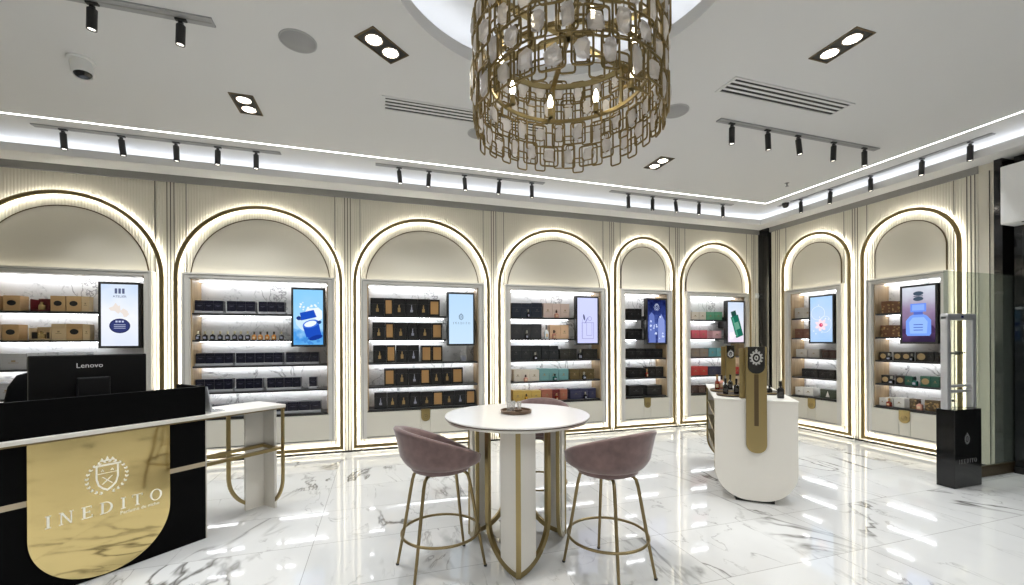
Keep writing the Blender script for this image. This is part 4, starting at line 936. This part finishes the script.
for c_, d in zip('INEDITO', (-.262, -.185, -.092, 0, .085, .158, .262)):
    bm = B(); serif(bm, c_, .074, 0, .402, .0, .0045, centers=[-1.115+d]); obj('letter', bm, MATS['bright cut gold'], pq)
bm = B(); font_mesh(bm, 'Perfume de nicho', .030, -.94, .003, .368, mi=0); obj('small_lettering', bm, MATS['bright cut gold'], pq)
Mk = Matrix.Translation((.085, .31, .002)); h = .91
bm = B(); hoop_arm(bm, armM(Mk, PI), .325, h, .03, .016); hoop_arm(bm, armM(Mk, -PI/2), .30, h, .03, .016); lf = obj('support_frame', bm, GOLD2, dk)
bm = B(); bx(bm, -.175, .011, -.011, .011, -.002, h, M=Mk); bx(bm, -.011, .011, -.175, -.0112, -.002, h, M=Mk); obj('support_panel', bm, PANELW, lf)
bm = B()
for y0, y1 in ((.025, .060), (.265, .298)): bx(bm, -.525, .07, y0, y1, .545, .573)
bx(bm, .045, .07, .055, .285, .545, .570)
obj('gold_shelf_rail', bm, GOLD2, dk)
def dw(u, v, z=0): return (-.879+.730*u-.684*v, 4.165+.684*u+.730*v, z)
t = thing('sign_holder', 'slanted clear acrylic sign holder at the end of black desk top', 'sign holder', dw(-.46, .16, .9512), DA)
bm = B(); M = Matrix.Rotation(.0, 4, 'Z')
prism(bm, [(0, 0), (.10, 0), (.10, .005), (.012, .005), (-.025, .205), (-.031, .205)], -.07, .07); obj('acrylic_body', bm, ACRYL, t)
bm = B(); prism(bm, [(.011, .012), (.015, .012), (-.019, .19), (-.023, .19)], -.06, .06); obj('paper_sheet', bm, mat('paper', (.42, .42, .42), .7), t)
t = thing('desktop_monitor', 'black desktop monitor seen from behind above the reception desk', 'monitor', dw(-1.085, .34), DA)
bm = B(); M = Matrix.Rotation(-.06, 4, 'X')
bx(bm, -.30, .30, -.012, .018, 1.10, 1.424, bev=.008, seg=2); obj('casing', bm, mat('monitor plastic', (.003, .003, .0032), .4, spec=.2), t)
bm = B(); bx(bm, -.293, .293, .0175, .0195, 1.125, 1.417); obj('display', bm, mat('display', (.3, .4, .5), .2, emit=(.5, .65, .9), es=.5), t)
bm = B(); bx(bm, -.085, .085, -.045, -.011, 1.06, 1.27, bev=.008, seg=2); obj('hinge_cover', bm, mat('monitor plastic two', (.005, .005, .0055), .4, spec=.25), t)
bm = B(); bx(bm, -.05, .05, -.06, -.02, .958, 1.10, bev=.004); bx(bm, -.14, .14, -.13, .07, .9505, .960, bev=.003); obj('stand', bm, BLACK, t)
bm = B(); font_mesh(bm, 'Lenovo', .046, -.015, -.0125, 1.336); obj('maker_mark', bm, mat('silver mark', (.62, .62, .62), .35), t)
# office chair behind the desk
t = thing('office_chair', 'black office chair back rising behind the desk beside the monitor', 'chair', dw(-1.125, .80), DA+PI)
bm = B(); rg = []
for z, w, y in ((.62, .16, -.20), (.72, .21, -.21), (.90, .235, -.225), (1.08, .235, -.23), (1.19, .215, -.235), (1.27, .17, -.24), (1.30, .09, -.245)):
    rg.append([(x, y+yy, z) for x, yy in rrect(w, .035, .03, 4)])
loft(bm, rg); obj('backrest', bm, BODY, t, smooth=1)
bm = B(); bx(bm, -.24, .24, -.24, .22, .44, .53, bev=.035, seg=3); obj('seat', bm, BLACK, t, smooth=1)
bm = B(); bx(bm, -.03, .03, -.25, -.20, .42, .75); bx(bm, -.03, .03, -.25, 0, .40, .44); lathe(bm, [(.03, .40), (.03, .09)], 14); obj('gas_column', bm, BLACK, t)
for k in range(5):
    a = 2*PI*k/5; bm = B(); tube(bm, [(0, 0, .10), (.28*math.cos(a), .28*math.sin(a), .065)], [.028, .016], 8); lg = obj('base_leg', bm, BLACK, t)
    bm = B(); lathe(bm, [(.028, -.012), (.03, 0), (.028, .012)], 14, M=Matrix.Translation((.28*math.cos(a), .28*math.sin(a), .03)) @ Matrix.Rotation(PI/2, 4, 'X')); obj('caster', bm, BLACK, lg)

# ------------------------------------------------------------------ display island
IA = math.radians(51)
ib = (math.cos(IA), math.sin(IA)); ia = (math.sin(IA), -math.cos(IA))
IRZ = math.atan2(ia[1], ia[0])
isl = thing('display_island', 'cream U-shaped display island with gold sides and crest posts', 'display island', (3.30, 3.06, 0), IRZ)
def iw(a, b, z): return (3.30+ia[0]*a+ib[0]*b, 3.06+ia[1]*a+ib[1]*b, z)
LEN = 1.40
bm = B(); prism(bm, ushape(.337, .938, .022, .285), 0, .028); obj('front_panel', bm, PANELW, isl, smooth=.5)
bm = B(); prism(bm, ushape(.337, .938, .022, .285), LEN-.028, LEN); obj('rear_panel', bm, PANELW, isl, smooth=.5)
for y0, y1 in ((.028, .040), (LEN-.040, LEN-.028)):
    bm = B(); ring(bm, ushape(.339, .938, .020, .287), ushape(.320, .92, .04, .268), y0, y1); obj('edge_trim', bm, GOLD2, isl, smooth=.5)
bm = B(); prism(bm, ushape(.215, .938, .03, .18), .028, LEN-.028); obj('core', bm, PANELW, isl, smooth=.5)
for z in (.74, .56, .38):
    for s in (-1, 1):
        bm = B(); x0, x1 = sorted((s*.21, s*.325)); bx(bm, x0, x1, .04, LEN-.04, z, z+.022, bev=.002); obj('side_shelf', bm, GOLD2, isl)
bm = B(); bx(bm, -.342, .342, -.004, LEN+.004, .939, .955, bev=.003); obj('top', bm, PANELW, isl)
bm = B(); ring(bm, rect(-.345, .345, -.007, LEN+.007), rect(-.3425, .3425, -.0045, LEN+.0045), -.9385, -.944, M=Matrix.Rotation(-PI/2, 4, 'X') @ Matrix.Scale(-1, 4, (0, 1, 0)) @ Matrix.Scale(-1, 4, (0, 0, 1)) @ Matrix.Scale(1, 4)); bm.free()
bm = B(); bx(bm, -.16, .16, .035, LEN-.035, 0, .032); obj('plinth', bm, BLACK, isl)
def post(x0, y0, hw, front):
    M = Matrix.Translation((x0, y0, 0))
    bm = B(); zb = .466 if front else .957
    prism(bm, ushape(hw, 1.44, zb, hw*.95 if front else .004, 14), -.02, -.002, M=M); bx(bm, -hw, hw, -.002, .06, .957, 1.44, M=M); bx(bm, -hw-.045, -hw+.03, .062, .085, .957, 1.43, M=M); pt = obj('sign_post', bm, GOLD2, isl, smooth=.5)
    bm = B(); q = hw*.82; prism(bm, ushape(q, 1.4415, 1.44-.235*hw/.084-.01, q*.97, 14), -.0235, -.019, M=M); bx(bm, -q, q, -.021, .055, 1.4401, 1.4415, M=M); em = obj('black_shield', bm, BLACKG, pt)
    bm = B(); logo_mark(bm, 0, 1.34, 1.5*hw, -.0255, -.0233, M=M)
    obj('crest', bm, mat('pale print', (.42, .41, .39), .4), em)
    if front: bm = B(); prism(bm, ushape(.018, 1.19, .715, .004, 2), -.0225, -.0195, M=M); obj('handle_slot', bm, BRONZE, pt)
post(.008, 0, .084, True); post(-.075, LEN-.12, .052, False)
def isl_bottle(a, b, w, h, label, k='bk', z=.9555):
    t = thing('tester_bottle', label, 'bottle', iw(a, b, z), IRZ, 'tester bottles on the display island'); bottle(t, w, h, k); return t
def isl_tray(a, b, r, label):
    t = thing('display_tray', label, 'tray', iw(a, b, .9555), IRZ, 'round trays on the display island')
    bm = B(); lathe(bm, [(r*.96, 0), (r, .004), (r, .024), (r-.008, .026), (r-.012, .018), (.001, .018)], 40); obj('tray_body', bm, mat('dark tray', (.06, .045, .035), .3), t, smooth=.5)
    bm = B(); lathe(bm, [(r+.001, .016), (r+.002, .018), (r+.002, .022), (r+.001, .023)], 40, cap=False); obj('metal_rim', bm, GOLD, t)
isl_tray(-.18, .235, .125, 'near round dark tray of testers beside the gold post')
isl_tray(-.20, .60, .14, 'far round tray of testers on the island left side')
isl_tray(.20, .52, .12, 'round tray of testers on the island right side')
T2 = .9555+.0185
isl_bottle(-.225, .215, .052, .155, 'black tester bottle on near tray, left of the pair', 'bk', T2)
isl_bottle(-.125, .26, .050, .15, 'black tester bottle on near tray, right beside the gold post', 'bk', T2)
isl_bottle(-.27, .62, .05, .16, 'red-brown tester bottle on the far left tray', 'br', T2)
isl_bottle(-.20, .56, .045, .15, 'pale tester bottle on the far left tray', 'bc', T2)
isl_bottle(-.14, .66, .05, .16, 'dark tester bottle on the far left tray', 'bk', T2)
isl_bottle(-.22, .70, .05, .15, 'blush tester bottle at the rear of far left tray', 'bp', T2)
isl_bottle(.235, .18, .062, .165, 'black tester bottle standing alone at right of the gold post')
isl_bottle(.20, .50, .05, .07, 'low dark tester jar on the right tray', 'bk', T2)

# ------------------------------------------------------------------ security gate and glass door
t = thing('security_gate', 'silver security gate antenna on glossy black pedestal', 'security gate', (5.70, 2.80, 0))
bm = B(); bx(bm, -.215, .215, -.075, .075, .004, .79, bev=.003); pd = obj('pedestal', bm, BLACKG, t)
bm = B(); logo_mark(bm, -.02, .49, .10, -.0765, -.0745); k0 = 0
serif(bm, 'INEDITO', .040, -.152, .250, -.0765, -.0745, .38); obj('crest_lettering', bm, mat('grey print', (.16, .16, .16), .4), pd)
bm = B()
for s in (-1, 1): bx(bm, s*.205-.03, s*.205+.03, -.03, .03, .79, 1.74, bev=.01, seg=2)
bx(bm, -.235, .235, -.032, .032, 1.70, 1.765, bev=.012, seg=2)
for z in (.955, 1.01): bx(bm, -.18, .18, -.014, .014, z, z+.025, bev=.004)
obj('antenna_frame', bm, STEEL, t)
bm = B(); bx(bm, -.02, .02, -.034, -.031, 1.72, 1.745); obj('status_lamp', bm, mat('dark lens', (.02, .02, .1), .2), t)
dr = struct(thing('door_1', 'open clear glass entrance door beside the right wall', 'door', (0, 0, 0)))
bm = B(); bx(bm, 5.65, 8.2, 2.884, 2.894, .10, 2.225); obj('pane', bm, GLASS, dr)
bm = B()
tube(bm, [(5.81, 2.935, .74), (5.81, 2.935, 1.525)], .018, 12)
for z in (.85, 1.355): tube(bm, [(5.81, 2.935, z), (5.81, 2.895, z)], .012, 10)
tube(bm, [(5.81, 2.925, 1.355), (6.06, 2.925, 1.355)], .008, 8); lathe(bm, [(.022, -.02), (.027, 0), (.022, .02)], 12, (5.94, 2.925, 1.355))
obj('pull_handle', bm, BLACK, dr)
bm = B(); bx(bm, 5.65, 8.2, 2.868, 2.910, .002, .115, bev=.004); obj('bottom_rail', bm, BRONZE, dr)

# ------------------------------------------------------------------ lights, world, camera
def area(x, y, z, power, size, col=(1, .95, .88), rx=0, spread=PI, sizey=None):
    l = bpy.data.lights.new('lamp', 'AREA'); l.energy = power; l.size = size; l.color = col; l.spread = spread
    if sizey: l.shape = 'RECTANGLE'; l.size_y = sizey
    else: l.shape = 'DISK'
    o = bpy.data.objects.new('lamp', l); COL.objects.link(o); o.location = (x, y, z); o.rotation_euler = (rx, 0, 0); return o
def spotl(x, y, z, power, ang, blend=.6, tx=0, ty=0, col=(.93, .97, 1.0)):
    l = bpy.data.lights.new('lamp', 'SPOT'); l.energy = power; l.spot_size = ang; l.spot_blend = blend; l.shadow_soft_size = .05; l.color = col
    o = bpy.data.objects.new('lamp', l); COL.objects.link(o); o.location = (x, y, z); o.rotation_euler = (ty, tx, 0); return o
for x, y in ((.03, 3.36), (-1.19, 4.56), (3.376, 2.34), (3.38, 4.56), (-2.6, 2.0), (-1.2, -.6), (1.1, -.4), (3.4, -.4), (5.2, .6), (-3.4, .2)):
    spotl(x, y, H-.03, 128, 2.4, 1.0)
spotl(CHX, CHY, 2.70, 85, 2.6, 1.0, col=(1, .95, .88))
for x in (-3.142, -2.648, -2.153, -1.752, -1.367, .247, .626, 1.095, 1.582, 2.054, 3.612, 4.045, 4.466, 4.92, 5.391):
    spotl(x, 5.61, H-.24, 34, 1.2, .8, 0, .1)
for x in (3.472, 3.947, 4.376, 4.911, 5.401): spotl(x, 3.485, H-.24, 45, 1.3, .8)
for x in (-2.42, -1.775, -1.235): spotl(x, 3.455, H-.24, 45, 1.3, .8)
for y in (5.057, 4.594, 4.054, 3.48, 3.032): spotl(6.40, y, H-.24, 34, 1.2, .8, .1, 0)
w = bpy.data.worlds.new('World'); SC.world = w; w.use_nodes = True
w.node_tree.nodes['Background'].inputs[0].default_value = (.03, .032, .035, 1)
F_, YAW, ROLL, CY_ = 423.65, .302693, -.00478397, 341.626
cam = bpy.data.cameras.new('Camera'); co = bpy.data.objects.new('Camera', cam); COL.objects.link(co)
cam.sensor_width = 36; cam.sensor_fit = 'HORIZONTAL'; cam.lens = F_/1024*36
cam.shift_y = (CY_-292.5)/1024; cam.clip_start = .05
co.matrix_world = Matrix.Translation((0, 0, 1.5)) @ Matrix.Rotation(-YAW, 4, 'Z') @ Matrix.Rotation(PI/2, 4, 'X') @ Matrix.Rotation(ROLL, 4, 'Z')
SC.camera = co
SC.view_settings.view_transform = 'Standard'; SC.view_settings.look = 'None'; SC.view_settings.gamma = 1; SC.view_settings.use_curve_mapping = False
SC.view_settings.exposure = 0.12
SC.cycles.use_denoising = True
SC.cycles.max_bounces = 8; SC.cycles.diffuse_bounces = 5; SC.cycles.glossy_bounces = 4; SC.cycles.transparent_max_bounces = 12
SC.cycles.sample_clamp_indirect = 6
SC.cycles.caustics_reflective = False; SC.cycles.caustics_refractive = False
